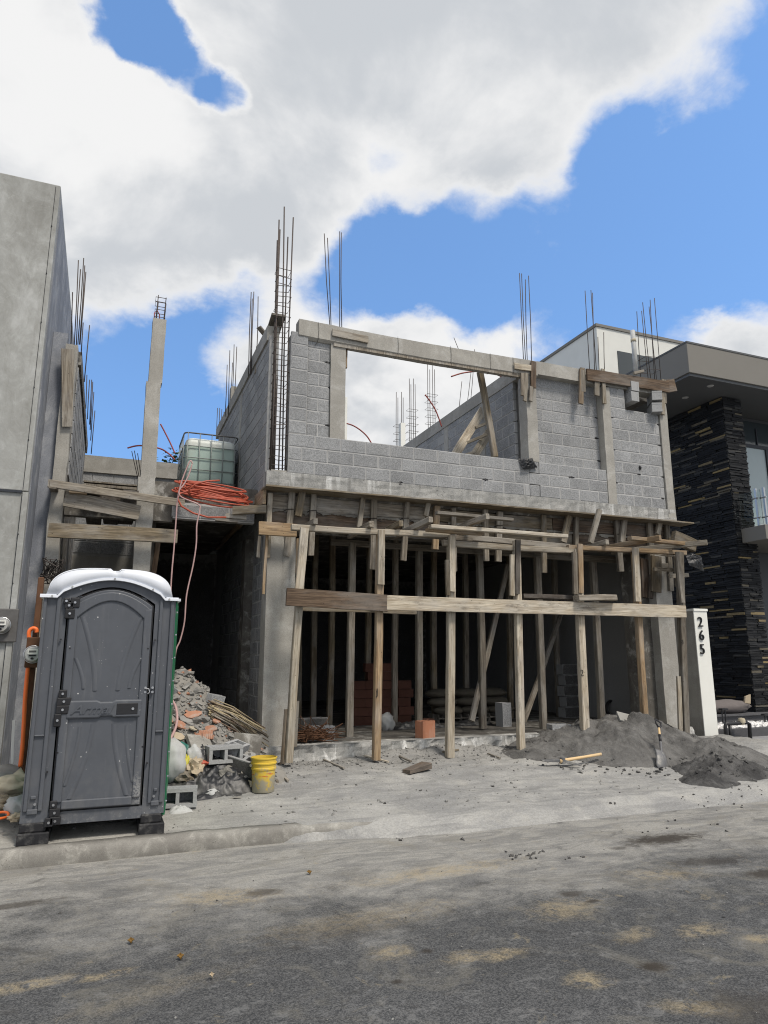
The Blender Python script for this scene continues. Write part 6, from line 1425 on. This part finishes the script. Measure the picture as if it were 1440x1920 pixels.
# porch step, pebble bed, kerb, pipe spout
MB().box(11.2, 26, 11.25, 17, -.1, .44).build('porch_step', 'darkstone', mh); MB().box(11.15, 26, 11.2, 11.9, .44, .47).build('step_slab', 'darkstone', mh)
kb = MB().box(10.75, 26, 10.30, 10.42, -.1, .30).build('bed_kerb', 'darkstone', None, bevel=.01); tag(kb, kind='structure')
MB().box(10.72, 26, 10.42, 11.25, -.1, .26).build('bed_soil', 'darkstone', kb)
mb = MB(); rnd = random.Random(71)
for k in range(1500):
    x, y = 10.75+2.4*rnd.random(), rnd.uniform(10.44, 11.18); chunk(Vector((x, y, .27+.05*rnd.random())), .03+.02*rnd.random(), rnd, mb, .8)
tag(mb.build('pebbles', 'pebble'), 'bed of white pebbles behind the dark kerb', 'pebbles', kind='stuff')
PYY = 10.12
pts = [at(1362, 1392, PYY), at(1360, 1362, PYY), at(1361, 1357, PYY), at(1368, 1357, PYY), at(1400, 1355, PYY), at(1405, 1357, PYY), at(1407, 1388, PYY)]
sp_ = thing('pipe_frame', pts[0], 'black pipe frame with a pale cap in front of the white pebbles', 'pipe'); MB().tube(pts, .035, 10).build('pipe', 'black', sp_, smooth=True); MB().tube([at(1371, 1392, PYY), at(1368, 1358, PYY)], .03, 10).build('pipe_leg', 'black', sp_, smooth=True)
c = at(1391, 1356, PYY); MB().lathe([(.045, -.03), (.05, 0), (.05, .01), (.065, .012), (.065, .06), (.05, .09), (0, .10)], 18, tuple(c)).build('cap', 'beige_bag', sp_, smooth=True, auto=40)
for k, (xa, ya, w_, l) in enumerate([(1356, 1330, .16, 'small black stand at the left end of the pebbles'), (1436, 1340, .18, 'small black stand at the right edge of the pebbles')]):
    c = at(xa, ya, 10.9); st = thing('garden_stand', (c.x, 10.9, .3), l, 'stand'); MB().box(c.x-w_/2, c.x+w_/2, 10.85, 10.95, c.z-.02, c.z+.02).build('stand_top', 'black', st, bevel=.008)
    for dx in (-.04, .04): MB().tube([(c.x+dx, 10.9, .25), (c.x+dx, 10.9, c.z)], .014, 8).build('stand_leg', 'black', st)
a = at(1365, 1322, 11.6); tag(ellipsoid((a.x-.10, 11.55, .60), (.62, .22, .15), seed=91, amp=.12).build('cloth_roll', 'fabric_grey', smooth=True), 'grey cloth bundle lying on the porch step by the stone pillar', 'cloth')
b = at(1397, 1312, 11.45); o = MB().prism([(-.09, 0), (.07, -.02), (.10, .17), (-.05, .13)], -.02, .02).build('cardboard_flap', 'paper', origin=(0, 0, 0)); o.location = (b.x, 11.4, b.z-.06); tag(o, 'brown cardboard flap sticking up from the grey cloth', 'cardboard')
c = at(1300, 1052, 9.35); tag(crumple((c.x, 9.35, c.z), .50, .30, .14, 44, 0).xf(Matrix.Translation(c) @ Matrix.Rotation(R(70), 4, 'X') @ Matrix.Rotation(R(20), 4, 'Y') @ Matrix.Translation(-c)).build('plastic_bag', 'tarp', smooth=True), 'torn black plastic snagged on the right end of the formwork', 'bag')

# ------------------------------------------------------------------ greenery behind
def tree(name, base, h, r, n, label, leaf, seed, sparse=False):
    rn = random.Random(seed); t = thing(name, base, label, 'tree'); b = Vector(base)
    MB().tube([b, b+Vector((.1, 0, h*.4)), b+Vector((0, .1, h*.8))], [.14, .10, .05], 9).build('trunk', 'bark', t, smooth=True)
    lb = MB(); lm = MB(); tips = []
    for k in range(16):
        a = rn.uniform(0, 6.28); e = rn.uniform(.1, 1.2); p = b+Vector((0, 0, h*rn.uniform(.45, .8))); q = p+Vector((math.cos(a)*math.cos(e), math.sin(a)*math.cos(e), math.sin(e)))*r*rn.uniform(.6, 1.0)
        lb.tube([p, p.lerp(q, .5)+Vector((0, 0, .1)), q], [.03, .02, .008], 5); tips.append((p, q))
    lb.build('branch', 'bark', t)
    for k in range(n):
        p, q = rn.choice(tips); c = p.lerp(q, rn.uniform(.4, 1.05))+Vector((rn.gauss(0, .22), rn.gauss(0, .22), rn.gauss(0, .18)))*r*.5
        s = leaf*rn.uniform(.6, 1.3); m = Matrix.Translation(c) @ Matrix.Rotation(rn.uniform(0, 6), 4, 'Z') @ Matrix.Rotation(rn.uniform(-1.2, 1.2), 4, 'X')
        lm.add([m @ Vector(v) for v in ((-s, 0, 0), (0, -s*.4, .1*s), (s, 0, 0), (0, s*.4, .1*s))], [(0, 1, 2, 3)])
    lm.build('crown', 'leaf', t)
p = at(305, 866, 21); tree('leafy_tree', (p.x, 21, 0), p.z+.9, 1.5, 2600, 'green tree showing behind the freestanding column and the tank', .09, 3)
p = at(735, 840, 24); tree('thin_tree', (p.x, 24, 0), p.z+.6, 1.2, 330, 'sparse twiggy tree behind the window opening', .07, 5)
